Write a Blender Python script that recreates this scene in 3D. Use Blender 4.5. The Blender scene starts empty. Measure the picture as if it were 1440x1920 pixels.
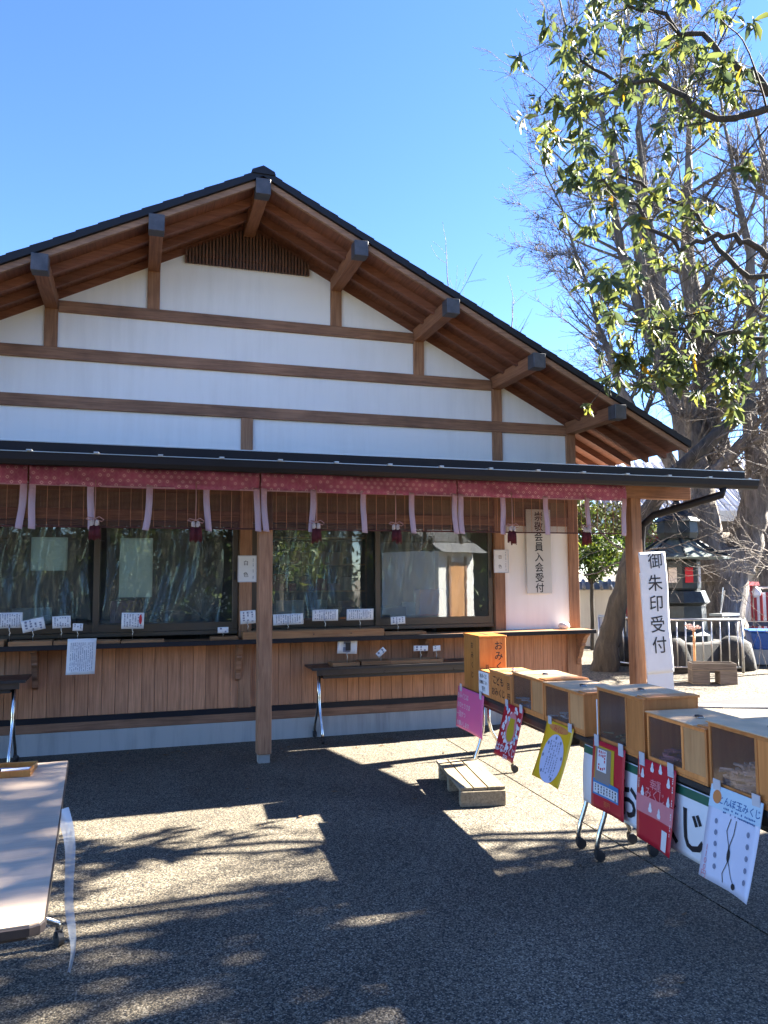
import bpy, bmesh, math, random
import numpy as np
from mathutils import Vector, Matrix
R_ = math.radians
rng = random.Random(11)
nrg = np.random.RandomState(5)
scene = bpy.context.scene
COL = scene.collection

# ------------------------------------------------------------------ camera
cam_d = bpy.data.cameras.new('camera'); cam = bpy.data.objects.new('camera', cam_d); COL.objects.link(cam)
yaw, pitch, roll = R_(17.552), R_(4.742), R_(-0.325)
fwd = Vector((math.sin(yaw)*math.cos(pitch), math.cos(yaw)*math.cos(pitch), math.sin(pitch)))
rt = Vector((math.cos(yaw), -math.sin(yaw), 0)); up = rt.cross(fwd)
r2 = rt*math.cos(roll) + up*math.sin(roll); u2 = -rt*math.sin(roll) + up*math.cos(roll)
M = Matrix.Identity(4)
for i in range(3):
    M[i][0] = r2[i]; M[i][1] = u2[i]; M[i][2] = -fwd[i]
M[0][3], M[1][3], M[2][3] = -1.014, -7.715, 1.5705
cam.matrix_world = M
cam_d.sensor_fit = 'HORIZONTAL'; cam_d.sensor_width = 36; cam_d.lens = 36*1463.33/1440
cam_d.clip_start = 0.05; cam_d.clip_end = 1500
scene.camera = cam
scene.render.resolution_x, scene.render.resolution_y = 768, 1024

# ------------------------------------------------------------------ sky, sun, exposure
SUN = Vector((1.45, 0.20, 1.0)).normalized()
w = bpy.data.worlds.new('World'); scene.world = w; w.use_nodes = True
nt = w.node_tree
bg = nt.nodes['Background']
sky = nt.nodes.new('ShaderNodeTexSky'); sky.sky_type = 'NISHITA'; sky.sun_disc = False
sky.sun_elevation = math.asin(SUN.z); sky.sun_rotation = math.atan2(SUN.x, SUN.y)
sky.altitude = 2500; sky.air_density = 1.0; sky.dust_density = 0.2; sky.ozone_density = 3.0
hs = nt.nodes.new('ShaderNodeHueSaturation'); hs.inputs['Saturation'].default_value = 1.16; hs.inputs['Hue'].default_value = 0.511
nt.links.new(sky.outputs[0], hs.inputs['Color']); nt.links.new(hs.outputs[0], bg.inputs[0])
bg.inputs[1].default_value = 0.052
sd = bpy.data.lights.new('sun', 'SUN'); sd.energy = 5.0; sd.angle = R_(0.53); sd.color = (1.0, 0.94, 0.84)
so = bpy.data.objects.new('sun', sd); COL.objects.link(so)
so.rotation_mode = 'QUATERNION'; so.rotation_quaternion = SUN.to_track_quat('Z', 'Y')
so.location = (30, 5, 20)
vs = scene.view_settings
vs.view_transform = 'Standard'; vs.look = 'None'; vs.gamma = 1; vs.use_curve_mapping = False; vs.exposure = 3.3
cy = scene.cycles
cy.max_bounces = 7; cy.transparent_max_bounces = 16; cy.caustics_reflective = False; cy.caustics_refractive = False
cy.use_denoising = True

# ------------------------------------------------------------------ materials
def newmat(name):
    m = bpy.data.materials.new(name); m.use_nodes = True
    return m, m.node_tree, m.node_tree.nodes['Principled BSDF']

def N(nt, kind, **kw):
    n = nt.nodes.new(kind)
    for k, v in kw.items():
        if k.startswith('i_'):
            key = k[2:]
            n.inputs[int(key) if key.isdigit() else key].default_value = v
        else: setattr(n, k, v)
    return n

def ramp(nt, stops, interp='LINEAR'):
    n = nt.nodes.new('ShaderNodeValToRGB'); cr = n.color_ramp; cr.interpolation = interp
    while len(cr.elements) < len(stops): cr.elements.new(0.5)
    for e, (p, c) in zip(cr.elements, stops):
        e.position = p; e.color = (c[0], c[1], c[2], 1)
    return n

def obj_coords(nt, rand=True):
    tc = N(nt, 'ShaderNodeTexCoord')
    if not rand: return tc.outputs['Object'], None
    oi = N(nt, 'ShaderNodeObjectInfo')
    mu = N(nt, 'ShaderNodeMath', operation='MULTIPLY', i_1=37.0)
    nt.links.new(oi.outputs['Random'], mu.inputs[0])
    va = N(nt, 'ShaderNodeVectorMath', operation='ADD')
    nt.links.new(tc.outputs['Object'], va.inputs[0]); nt.links.new(mu.outputs[0], va.inputs[1])
    return va.outputs[0], oi.outputs['Random']

def wood(name, light, dark, axis='X', rough=0.6, grain=22.0, vary=0.18, stain=0.25, spec=0.3):
    m, nt, b = newmat(name)
    co, rnd = obj_coords(nt)
    mp = N(nt, 'ShaderNodeMapping')
    sc = {'X': (1.2, grain, grain), 'Y': (grain, 1.2, grain), 'Z': (grain, grain, 1.2)}[axis]
    mp.inputs['Scale'].default_value = sc
    nt.links.new(co, mp.inputs[0])
    nz = N(nt, 'ShaderNodeTexNoise', i_Scale=2.2, i_Detail=7.0, i_Roughness=0.62, i_Distortion=0.6)
    nt.links.new(mp.outputs[0], nz.inputs['Vector'])
    rp = ramp(nt, [(0.30, dark), (0.62, light)])
    nt.links.new(nz.outputs['Fac'], rp.inputs[0])
    n2 = N(nt, 'ShaderNodeTexNoise', i_Scale=1.7, i_Detail=4.0, i_Roughness=0.6)
    nt.links.new(co, n2.inputs['Vector'])
    mr = N(nt, 'ShaderNodeMapRange', i_1=0.35, i_2=0.7, i_3=1.0-stain, i_4=1.08)
    nt.links.new(n2.outputs['Fac'], mr.inputs[0])
    mv = N(nt, 'ShaderNodeMapRange', i_1=0.0, i_2=1.0, i_3=1-vary, i_4=1+vary)
    nt.links.new(rnd, mv.inputs[0])
    mm = N(nt, 'ShaderNodeMath', operation='MULTIPLY')
    nt.links.new(mr.outputs[0], mm.inputs[0]); nt.links.new(mv.outputs[0], mm.inputs[1])
    vm = N(nt, 'ShaderNodeVectorMath', operation='SCALE')
    nt.links.new(rp.outputs[0], vm.inputs[0]); nt.links.new(mm.outputs[0], vm.inputs['Scale'])
    nt.links.new(vm.outputs[0], b.inputs['Base Color'])
    bp = N(nt, 'ShaderNodeBump', i_Strength=0.25, i_Distance=0.004)
    nt.links.new(nz.outputs['Fac'], bp.inputs['Height']); nt.links.new(bp.outputs[0], b.inputs['Normal'])
    b.inputs['Roughness'].default_value = rough; b.inputs['Specular IOR Level'].default_value = spec
    return m

def plain(name, col, rough=0.5, metal=0.0, vary=0.08, scale=6.0, bump=0.0, spec=0.5, bscale=None):
    m, nt, b = newmat(name)
    co, rnd = obj_coords(nt)
    nz = N(nt, 'ShaderNodeTexNoise', i_Scale=scale, i_Detail=6.0, i_Roughness=0.6)
    nt.links.new(co, nz.inputs['Vector'])
    rp = ramp(nt, [(0.25, [c*(1-vary*1.6) for c in col]), (0.75, [min(1, c*(1+vary)) for c in col])])
    nt.links.new(nz.outputs['Fac'], rp.inputs[0]); nt.links.new(rp.outputs[0], b.inputs['Base Color'])
    mr = N(nt, 'ShaderNodeMapRange', i_1=0.3, i_2=0.7, i_3=max(0.02, rough-0.08), i_4=min(1, rough+0.08))
    nt.links.new(nz.outputs['Fac'], mr.inputs[0]); nt.links.new(mr.outputs[0], b.inputs['Roughness'])
    b.inputs['Metallic'].default_value = metal; b.inputs['Specular IOR Level'].default_value = spec
    if bump:
        n3 = N(nt, 'ShaderNodeTexNoise', i_Scale=bscale or scale*8, i_Detail=4.0)
        nt.links.new(co, n3.inputs['Vector'])
        bp = N(nt, 'ShaderNodeBump', i_Strength=bump, i_Distance=0.01)
        nt.links.new(n3.outputs['Fac'], bp.inputs['Height']); nt.links.new(bp.outputs[0], b.inputs['Normal'])
    return m

def streaky(name, col, stain=(0.3, 0.28, 0.25), amount=0.25, rough=0.85):
    """plaster or concrete with vertical rain marks and blotches"""
    m, nt, b = newmat(name)
    co, rnd = obj_coords(nt, False)
    mp = N(nt, 'ShaderNodeMapping'); mp.inputs['Scale'].default_value = (7, 7, 0.6); nt.links.new(co, mp.inputs[0])
    n1 = N(nt, 'ShaderNodeTexNoise', i_Scale=1.6, i_Detail=6.0, i_Roughness=0.65); nt.links.new(mp.outputs[0], n1.inputs['Vector'])
    n2 = N(nt, 'ShaderNodeTexNoise', i_Scale=1.1, i_Detail=5.0); nt.links.new(co, n2.inputs['Vector'])
    ad = N(nt, 'ShaderNodeMath', operation='MULTIPLY'); nt.links.new(n1.outputs['Fac'], ad.inputs[0]); nt.links.new(n2.outputs['Fac'], ad.inputs[1])
    mr = N(nt, 'ShaderNodeMapRange', i_1=0.22, i_2=0.42, i_3=0.0, i_4=amount); nt.links.new(ad.outputs[0], mr.inputs[0])
    mx = N(nt, 'ShaderNodeMix', data_type='RGBA'); mx.inputs[6].default_value = (*col, 1); mx.inputs[7].default_value = (*stain, 1)
    nt.links.new(mr.outputs[0], mx.inputs[0]); nt.links.new(mx.outputs[2], b.inputs['Base Color'])
    n3 = N(nt, 'ShaderNodeTexNoise', i_Scale=90.0, i_Detail=3.0); nt.links.new(co, n3.inputs['Vector'])
    bp = N(nt, 'ShaderNodeBump', i_Strength=0.12, i_Distance=0.004); nt.links.new(n3.outputs['Fac'], bp.inputs['Height'])
    nt.links.new(bp.outputs[0], b.inputs['Normal']); b.inputs['Roughness'].default_value = rough
    b.inputs['Specular IOR Level'].default_value = 0.25
    return m

def aggregate(name, cell, stops, bump=0.5, patch=0.25, rough=0.8):
    """exposed aggregate: coloured pebbles of the given cell size"""
    m, nt, b = newmat(name)
    tc = N(nt, 'ShaderNodeTexCoord')
    vo = N(nt, 'ShaderNodeTexVoronoi', i_Scale=1.0/cell, i_Randomness=1.0); nt.links.new(tc.outputs['Object'], vo.inputs['Vector'])
    sp = N(nt, 'ShaderNodeSeparateColor'); nt.links.new(vo.outputs['Color'], sp.inputs[0])
    rp = ramp(nt, stops, 'CONSTANT'); nt.links.new(sp.outputs[0], rp.inputs[0])
    # darker binder between the stones
    mr = N(nt, 'ShaderNodeMapRange', i_1=0.28, i_2=0.62, i_3=1.0, i_4=0.6); nt.links.new(vo.outputs['Distance'], mr.inputs[0])
    n2 = N(nt, 'ShaderNodeTexNoise', i_Scale=0.8, i_Detail=6.0, i_Roughness=0.65); nt.links.new(tc.outputs['Object'], n2.inputs['Vector'])
    m2 = N(nt, 'ShaderNodeMapRange', i_1=0.3, i_2=0.7, i_3=1-patch, i_4=1+patch*0.5); nt.links.new(n2.outputs['Fac'], m2.inputs[0])
    mm = N(nt, 'ShaderNodeMath', operation='MULTIPLY'); nt.links.new(mr.outputs[0], mm.inputs[0]); nt.links.new(m2.outputs[0], mm.inputs[1])
    vm = N(nt, 'ShaderNodeVectorMath', operation='SCALE'); nt.links.new(rp.outputs[0], vm.inputs[0]); nt.links.new(mm.outputs[0], vm.inputs['Scale'])
    nt.links.new(vm.outputs[0], b.inputs['Base Color'])
    inv = N(nt, 'ShaderNodeMath', operation='SUBTRACT', i_0=1.0); nt.links.new(vo.outputs['Distance'], inv.inputs[1])
    bp = N(nt, 'ShaderNodeBump', i_Strength=bump, i_Distance=cell*0.5); nt.links.new(inv.outputs[0], bp.inputs['Height'])
    nt.links.new(bp.outputs[0], b.inputs['Normal']); b.inputs['Roughness'].default_value = rough
    b.inputs['Specular IOR Level'].default_value = 0.3
    return m

def bark(name, c1, c2, scale=9.0, lich=None):
    m, nt, b = newmat(name)
    tc = N(nt, 'ShaderNodeTexCoord'); mp = N(nt, 'ShaderNodeMapping'); mp.inputs['Scale'].default_value = (1, 1, 0.2)
    nt.links.new(tc.outputs['Object'], mp.inputs[0])
    nz = N(nt, 'ShaderNodeTexNoise', i_Scale=scale, i_Detail=8.0, i_Roughness=0.7, i_Distortion=0.5); nt.links.new(mp.outputs[0], nz.inputs['Vector'])
    st = [(0.3, c1), (0.62, c2)]
    if lich: st.append((0.72, lich))
    rp = ramp(nt, st); nt.links.new(nz.outputs['Fac'], rp.inputs[0]); nt.links.new(rp.outputs[0], b.inputs['Base Color'])
    bp = N(nt, 'ShaderNodeBump', i_Strength=1.0, i_Distance=0.09); nt.links.new(nz.outputs['Fac'], bp.inputs['Height'])
    nt.links.new(bp.outputs[0], b.inputs['Normal']); b.inputs['Roughness'].default_value = 0.9
    return m

def leafmat(name, stops, trans=0.4, rough=0.5):
    m, nt, b = newmat(name)
    ge = N(nt, 'ShaderNodeNewGeometry'); oi = N(nt, 'ShaderNodeObjectInfo')
    ad = N(nt, 'ShaderNodeMath', operation='ADD'); nt.links.new(ge.outputs['Random Per Island'], ad.inputs[0]); nt.links.new(oi.outputs['Random'], ad.inputs[1])
    fr = N(nt, 'ShaderNodeMath', operation='FRACT'); nt.links.new(ad.outputs[0], fr.inputs[0])
    rp = ramp(nt, stops); nt.links.new(fr.outputs[0], rp.inputs[0]); nt.links.new(rp.outputs[0], b.inputs['Base Color'])
    b.inputs['Roughness'].default_value = rough; b.inputs['Specular IOR Level'].default_value = 0.35
    tr = N(nt, 'ShaderNodeBsdfTranslucent')
    hs = N(nt, 'ShaderNodeHueSaturation', i_Saturation=1.1, i_Value=1.9, i_Hue=0.475)
    nt.links.new(rp.outputs[0], hs.inputs['Color']); nt.links.new(hs.outputs[0], tr.inputs[0])
    mx = N(nt, 'ShaderNodeMixShader', i_0=trans)
    nt.links.new(b.outputs[0], mx.inputs[1]); nt.links.new(tr.outputs[0], mx.inputs[2])
    nt.links.new(mx.outputs[0], nt.nodes['Material Output'].inputs[0])
    return m

def glassmat(name, tint=(0.9, 0.93, 0.92), refl=0.10, rough=0.0, bump=0.0, haze=0.0, hcol=(0.7, 0.7, 0.7)):
    m, nt, b = newmat(name); nt.nodes.remove(b)
    tr = N(nt, 'ShaderNodeBsdfTransparent'); tr.inputs[0].default_value = (*tint, 1)
    gl = N(nt, 'ShaderNodeBsdfGlossy', i_Roughness=rough)
    lw = N(nt, 'ShaderNodeLayerWeight', i_Blend=0.35)
    mr = N(nt, 'ShaderNodeMapRange', i_1=0.0, i_2=1.0, i_3=refl, i_4=1.0); nt.links.new(lw.outputs['Facing'], mr.inputs[0])
    pw = N(nt, 'ShaderNodeMath', operation='POWER', i_1=3.0); nt.links.new(lw.outputs['Facing'], pw.inputs[0]); nt.links.new(pw.outputs[0], mr.inputs[0])
    mx = N(nt, 'ShaderNodeMixShader'); nt.links.new(mr.outputs[0], mx.inputs[0])
    nt.links.new(tr.outputs[0], mx.inputs[1]); nt.links.new(gl.outputs[0], mx.inputs[2])
    out = mx.outputs[0]
    if haze:      # milky plastic; on panes, diffuse haze painted in for brightness and reflection
        df = N(nt, 'ShaderNodeBsdfDiffuse'); df.inputs[0].default_value = (*hcol, 1)
        m2 = N(nt, 'ShaderNodeMixShader', i_0=haze); nt.links.new(out, m2.inputs[1]); nt.links.new(df.outputs[0], m2.inputs[2]); out = m2.outputs[0]
    nt.links.new(out, nt.nodes['Material Output'].inputs[0])
    if bump:
        tc = N(nt, 'ShaderNodeTexCoord'); nz = N(nt, 'ShaderNodeTexNoise', i_Scale=3.0, i_Detail=3.0); nt.links.new(tc.outputs['Object'], nz.inputs['Vector'])
        bp = N(nt, 'ShaderNodeBump', i_Strength=bump, i_Distance=0.05); nt.links.new(nz.outputs['Fac'], bp.inputs['Height']); nt.links.new(bp.outputs[0], gl.inputs['Normal'])
    return m

def frosted(name, col):
    m, nt, b = newmat(name)
    b.inputs['Base Color'].default_value = (*col, 1); b.inputs['Roughness'].default_value = 0.4
    tr = N(nt, 'ShaderNodeBsdfTranslucent'); tr.inputs[0].default_value = (*col, 1)
    mx = N(nt, 'ShaderNodeMixShader', i_0=0.85)
    nt.links.new(b.outputs[0], mx.inputs[1]); nt.links.new(tr.outputs[0], mx.inputs[2])
    nt.links.new(mx.outputs[0], nt.nodes['Material Output'].inputs[0])
    return m

def brocade(name, base, fig, cell=0.042, fade=None):
    """woven cloth with small diamond rings, set out in loose brick order"""
    m, nt, b = newmat(name)
    tc = N(nt, 'ShaderNodeTexCoord'); sx = N(nt, 'ShaderNodeSeparateXYZ'); nt.links.new(tc.outputs['Object'], sx.inputs[0])
    def mth(op, a, bb=None):
        n = N(nt, 'ShaderNodeMath', operation=op)
        for i, v in enumerate((a, bb)):
            if v is None: continue
            if isinstance(v, (int, float)): n.inputs[i].default_value = v
            else: nt.links.new(v, n.inputs[i])
        return n.outputs[0]
    x = mth('DIVIDE', sx.outputs[0], cell); z = mth('DIVIDE', sx.outputs[2], cell*0.62)
    row = mth('FLOOR', z); sh = mth('MULTIPLY', row, 0.5); x = mth('ADD', x, sh)
    cx = mth('FLOOR', x)
    u = mth('ABSOLUTE', mth('SUBTRACT', mth('FRACT', x), 0.5)); v = mth('MULTIPLY', mth('ABSOLUTE', mth('SUBTRACT', mth('FRACT', z), 0.5)), 0.62)
    d = mth('ADD', u, v)
    ring = mth('LESS_THAN', mth('ABSOLUTE', mth('SUBTRACT', d, 0.2)), 0.05)
    cb = N(nt, 'ShaderNodeCombineXYZ'); nt.links.new(cx, cb.inputs[0]); nt.links.new(row, cb.inputs[1])
    wn = N(nt, 'ShaderNodeTexWhiteNoise', noise_dimensions='2D'); nt.links.new(cb.outputs[0], wn.inputs['Vector'])
    keep = mth('GREATER_THAN', wn.outputs['Value'], 0.35)
    dots = mth('LESS_THAN', mth('ABSOLUTE', mth('SUBTRACT', d, 0.47)), 0.025)
    fac = mth('MULTIPLY', mth('MAXIMUM', mth('MULTIPLY', ring, keep), mth('MULTIPLY', dots, 0.35)), 0.8)
    mx = N(nt, 'ShaderNodeMix', data_type='RGBA'); nt.links.new(fac, mx.inputs[0]); mx.inputs[7].default_value = (*fig, 1)
    nz = N(nt, 'ShaderNodeTexNoise', i_Scale=7.0, i_Detail=4.0); nt.links.new(tc.outputs['Object'], nz.inputs['Vector'])
    rp = ramp(nt, [(0.3, [c*0.72 for c in base]), (0.7, base)]); nt.links.new(nz.outputs['Fac'], rp.inputs[0])
    nt.links.new(rp.outputs[0], mx.inputs[6])
    col = mx.outputs[2]
    if fade:   # sun-bleached, dirty lower end
        g = N(nt, 'ShaderNodeMapRange', i_1=0.0, i_2=-0.3, i_3=0.0, i_4=1.0); nt.links.new(sx.outputs[2], g.inputs[0])
        m2 = N(nt, 'ShaderNodeMix', data_type='RGBA'); nt.links.new(g.outputs[0], m2.inputs[0]); nt.links.new(col, m2.inputs[6]); m2.inputs[7].default_value = (*fade, 1)
        col = m2.outputs[2]
    nt.links.new(col, b.inputs['Base Color']); b.inputs['Roughness'].default_value = 0.8
    return m

MT = {}
MT['post'] = wood('cedar_post_wood', (0.46, 0.24, 0.13), (0.25, 0.12, 0.064), 'Z', vary=0.1)
MT['beam'] = wood('cedar_beam_wood', (0.38, 0.20, 0.115), (0.20, 0.098, 0.056), 'X', vary=0.1, stain=0.35)
MT['board'] = wood('cladding_wood', (0.64, 0.31, 0.165), (0.39, 0.175, 0.09), 'Z', vary=0.14, grain=30, stain=0.2)
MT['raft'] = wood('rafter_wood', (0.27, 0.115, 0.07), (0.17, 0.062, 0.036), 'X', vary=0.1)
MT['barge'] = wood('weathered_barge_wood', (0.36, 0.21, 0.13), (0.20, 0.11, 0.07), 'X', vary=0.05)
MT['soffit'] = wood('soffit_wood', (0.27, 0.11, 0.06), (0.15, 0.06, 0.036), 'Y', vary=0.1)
MT['purlin'] = wood('purlin_wood', (0.38, 0.17, 0.085), (0.20, 0.085, 0.045), 'Y', vary=0.1)
MT['slat'] = wood('lattice_wood', (0.18, 0.085, 0.05), (0.10, 0.045, 0.03), 'Z', vary=0.15)
MT['tray'] = wood('tray_wood', (0.42, 0.22, 0.10), (0.26, 0.12, 0.05), 'X', vary=0.2)
MT['box'] = wood('box_wood', (0.74, 0.29, 0.08), (0.54, 0.185, 0.045), 'Z', rough=0.4, vary=0.16, grain=14, spec=0.5)
MT['boxlight'] = wood('pale_box_wood', (0.72, 0.38, 0.16), (0.55, 0.26, 0.10), 'Z', rough=0.45, vary=0.1, grain=14)
MT['omikuji'] = wood('varnished_box_wood', (0.62, 0.26, 0.06), (0.44, 0.15, 0.03), 'Z', rough=0.35, vary=0.04, grain=10, spec=0.5)
MT['oldwood'] = wood('weathered_pallet_wood', (0.34, 0.275, 0.18), (0.17, 0.135, 0.09), 'X', rough=0.85, vary=0.12, grain=26)
MT['plaster'] = streaky('white_plaster', (0.90, 0.885, 0.855), (0.5, 0.48, 0.44), 0.18)
MT['sandwall'] = wood('frieze_board_wood', (0.27, 0.19, 0.11), (0.20, 0.135, 0.075), 'Z', vary=0.12)
MT['concrete'] = streaky('plinth_concrete', (0.44, 0.43, 0.40), (0.14, 0.14, 0.14), 0.5)
MT['stone'] = plain('pale_stone', (0.33, 0.32, 0.29), 0.8, vary=0.15, scale=20, bump=0.3)
MT['roofmetal'] = plain('dark_roof_metal', (0.016, 0.016, 0.02), 0.5, 0.0, vary=0.15, scale=3, spec=0.25)
MT['gutter'] = plain('gutter_paint', (0.014, 0.013, 0.015), 0.5, 0.0, vary=0.12, scale=3, spec=0.2)
MT['capmetal'] = plain('purlin_cap_copper', (0.075, 0.075, 0.085), 0.5, 0.2, vary=0.3, scale=14)
MT['frame'] = plain('bronze_aluminium', (0.10, 0.078, 0.055), 0.4, 0.35, vary=0.06, scale=4)
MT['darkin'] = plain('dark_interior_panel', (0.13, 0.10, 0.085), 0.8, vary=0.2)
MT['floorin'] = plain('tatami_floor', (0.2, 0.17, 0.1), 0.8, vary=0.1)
MT['chrome'] = plain('chromed_tube', (0.62, 0.60, 0.56), 0.18, 1.0, vary=0.06, scale=12)
MT['steel'] = plain('stainless_tube', (0.52, 0.52, 0.52), 0.35, 0.9, vary=0.1, scale=8)
MT['blackplastic'] = plain('black_plastic', (0.02, 0.02, 0.022), 0.5, vary=0.2)
MT['blacktop'] = plain('dark_laminate', (0.045, 0.036, 0.034), 0.35, vary=0.15, scale=9)
MT['desktop'] = wood('beige_laminate', (0.56, 0.43, 0.31), (0.46, 0.345, 0.25), 'Y', rough=0.42, vary=0.0, grain=30, stain=0.1, spec=0.4)
MT['paper'] = plain('white_paper', (0.78, 0.79, 0.80), 0.7, vary=0.04, scale=5)
MT['plaque'] = plain('ivory_board', (0.62, 0.61, 0.57), 0.6, vary=0.05, scale=3)
MT['ink'] = plain('black_ink', (0.012, 0.012, 0.016), 0.6, vary=0.0)
MT['shadefill'] = plain('dark_shade_fill', (0.05, 0.048, 0.045), 0.9, vary=0.4, scale=6, bump=0.6)  # near-black filler; inside the fence its colour stands in for shade
MT['greyink'] = plain('grey_print', (0.20, 0.22, 0.30), 0.7, vary=0.0)
MT['blueink'] = plain('blue_print', (0.02, 0.12, 0.32), 0.6, vary=0.0)
MT['redink'] = plain('red_print', (0.55, 0.02, 0.03), 0.6, vary=0.0)
MT['wire'] = plain('card_holder_wire', (0.5, 0.5, 0.5), 0.3, 1.0, vary=0.0)
MT['cord'] = plain('tassel_cord', (0.40, 0.22, 0.20), 0.9, vary=0.1)
MT['tasselred'] = plain('tassel_silk_red', (0.10, 0.008, 0.014), 0.8, vary=0.4, scale=60)
MT['tasselcap'] = plain('tassel_silk_white', (0.5, 0.42, 0.38), 0.9, vary=0.2, scale=60)
MT['bamboo'] = wood('red_bamboo_slats', (0.10, 0.030, 0.024), (0.05, 0.015, 0.012), 'X', vary=0.05)
MT['thread'] = plain('blind_thread', (0.5, 0.22, 0.12), 0.9, vary=0.1)
MT['brocade'] = brocade('pink_brocade', (0.40, 0.10, 0.22), (0.80, 0.54, 0.60), cell=0.062)
MT['ribbon'] = brocade('faded_brocade', (0.48, 0.18, 0.25), (0.75, 0.5, 0.5), fade=(0.42, 0.32, 0.40))
MT['pave'] = aggregate('exposed_aggregate_paving', 0.0066,
    [(0.0, (0.035, 0.032, 0.03)), (0.15, (0.20, 0.163, 0.11)), (0.34, (0.09, 0.077, 0.056)), (0.50, (0.26, 0.215, 0.148)), (0.66, (0.125, 0.105, 0.074)), (0.82, (0.36, 0.31, 0.225)), (0.94, (0.05, 0.045, 0.038))], bump=0.4, patch=0.34)
MT['gravel'] = aggregate('sandy_gravel', 0.022,
    [(0.0, (0.12, 0.10, 0.07)), (0.25, (0.20, 0.165, 0.115)), (0.5, (0.08, 0.068, 0.048)), (0.7, (0.25, 0.215, 0.155)), (0.88, (0.04, 0.035, 0.028))], bump=0.9)
MT['soil'] = plain('dark_joint_fill', (0.03, 0.03, 0.032), 0.9, vary=0.2, scale=30)
MT['earth'] = plain('packed_earth', (0.22, 0.19, 0.14), 0.95, vary=0.2, scale=2, bump=0.4)
MT['bark'] = bark('grey_bark', (0.065, 0.055, 0.046), (0.24, 0.205, 0.17), 14.0, (0.34, 0.31, 0.26))
MT['darkbark'] = bark('dark_mossy_bark', (0.022, 0.02, 0.017), (0.085, 0.07, 0.052), 12.0, (0.13, 0.125, 0.085))
MT['limb'] = bark('dark_limb_bark', (0.03, 0.027, 0.025), (0.09, 0.075, 0.06), 14.0)
MT['leaf'] = leafmat('evergreen_leaf', [(0.0, (0.036, 0.056, 0.028)), (0.5, (0.068, 0.092, 0.033)), (0.85, (0.10, 0.125, 0.035)), (0.985, (0.15, 0.15, 0.035)), (1.0, (0.28, 0.19, 0.03))], 0.38)
MT['leafdark'] = leafmat('shrub_leaf', [(0.0, (0.02, 0.045, 0.012)), (0.6, (0.05, 0.09, 0.02)), (1.0, (0.12, 0.15, 0.03))], 0.3)
MT['glass'] = glassmat('window_glass', (0.86, 0.90, 0.88), 0.10, 0.0, 0.004, 0.02)
MT['vinyl'] = glassmat('clear_vinyl_sheet', (0.93, 0.95, 0.96), 0.09, 0.10, 0.04, 0.20, (0.76, 0.74, 0.70))
MT['acrylic'] = glassmat('case_acrylic', (0.88, 0.86, 0.86), 0.06, 0.1, 0.0, 0.07, (0.50, 0.40, 0.32))
MT['frosted'] = frosted('frosted_pane', (0.72, 0.80, 0.70))
MT['slipwhite'] = plain('fortune_paper', (0.72, 0.66, 0.62), 0.8, vary=0.15, scale=20)
MT['slippink'] = plain('pink_fortune_paper', (0.62, 0.26, 0.30), 0.8, vary=0.25, scale=20)
MT['tape'] = plain('clear_tape', (0.55, 0.56, 0.60), 0.25, vary=0.05)
MT['plastic'] = glassmat('thin_polythene', (0.80, 0.84, 0.88), 0.2, 0.25, 0.3, 0.45, (0.7, 0.75, 0.8))

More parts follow.
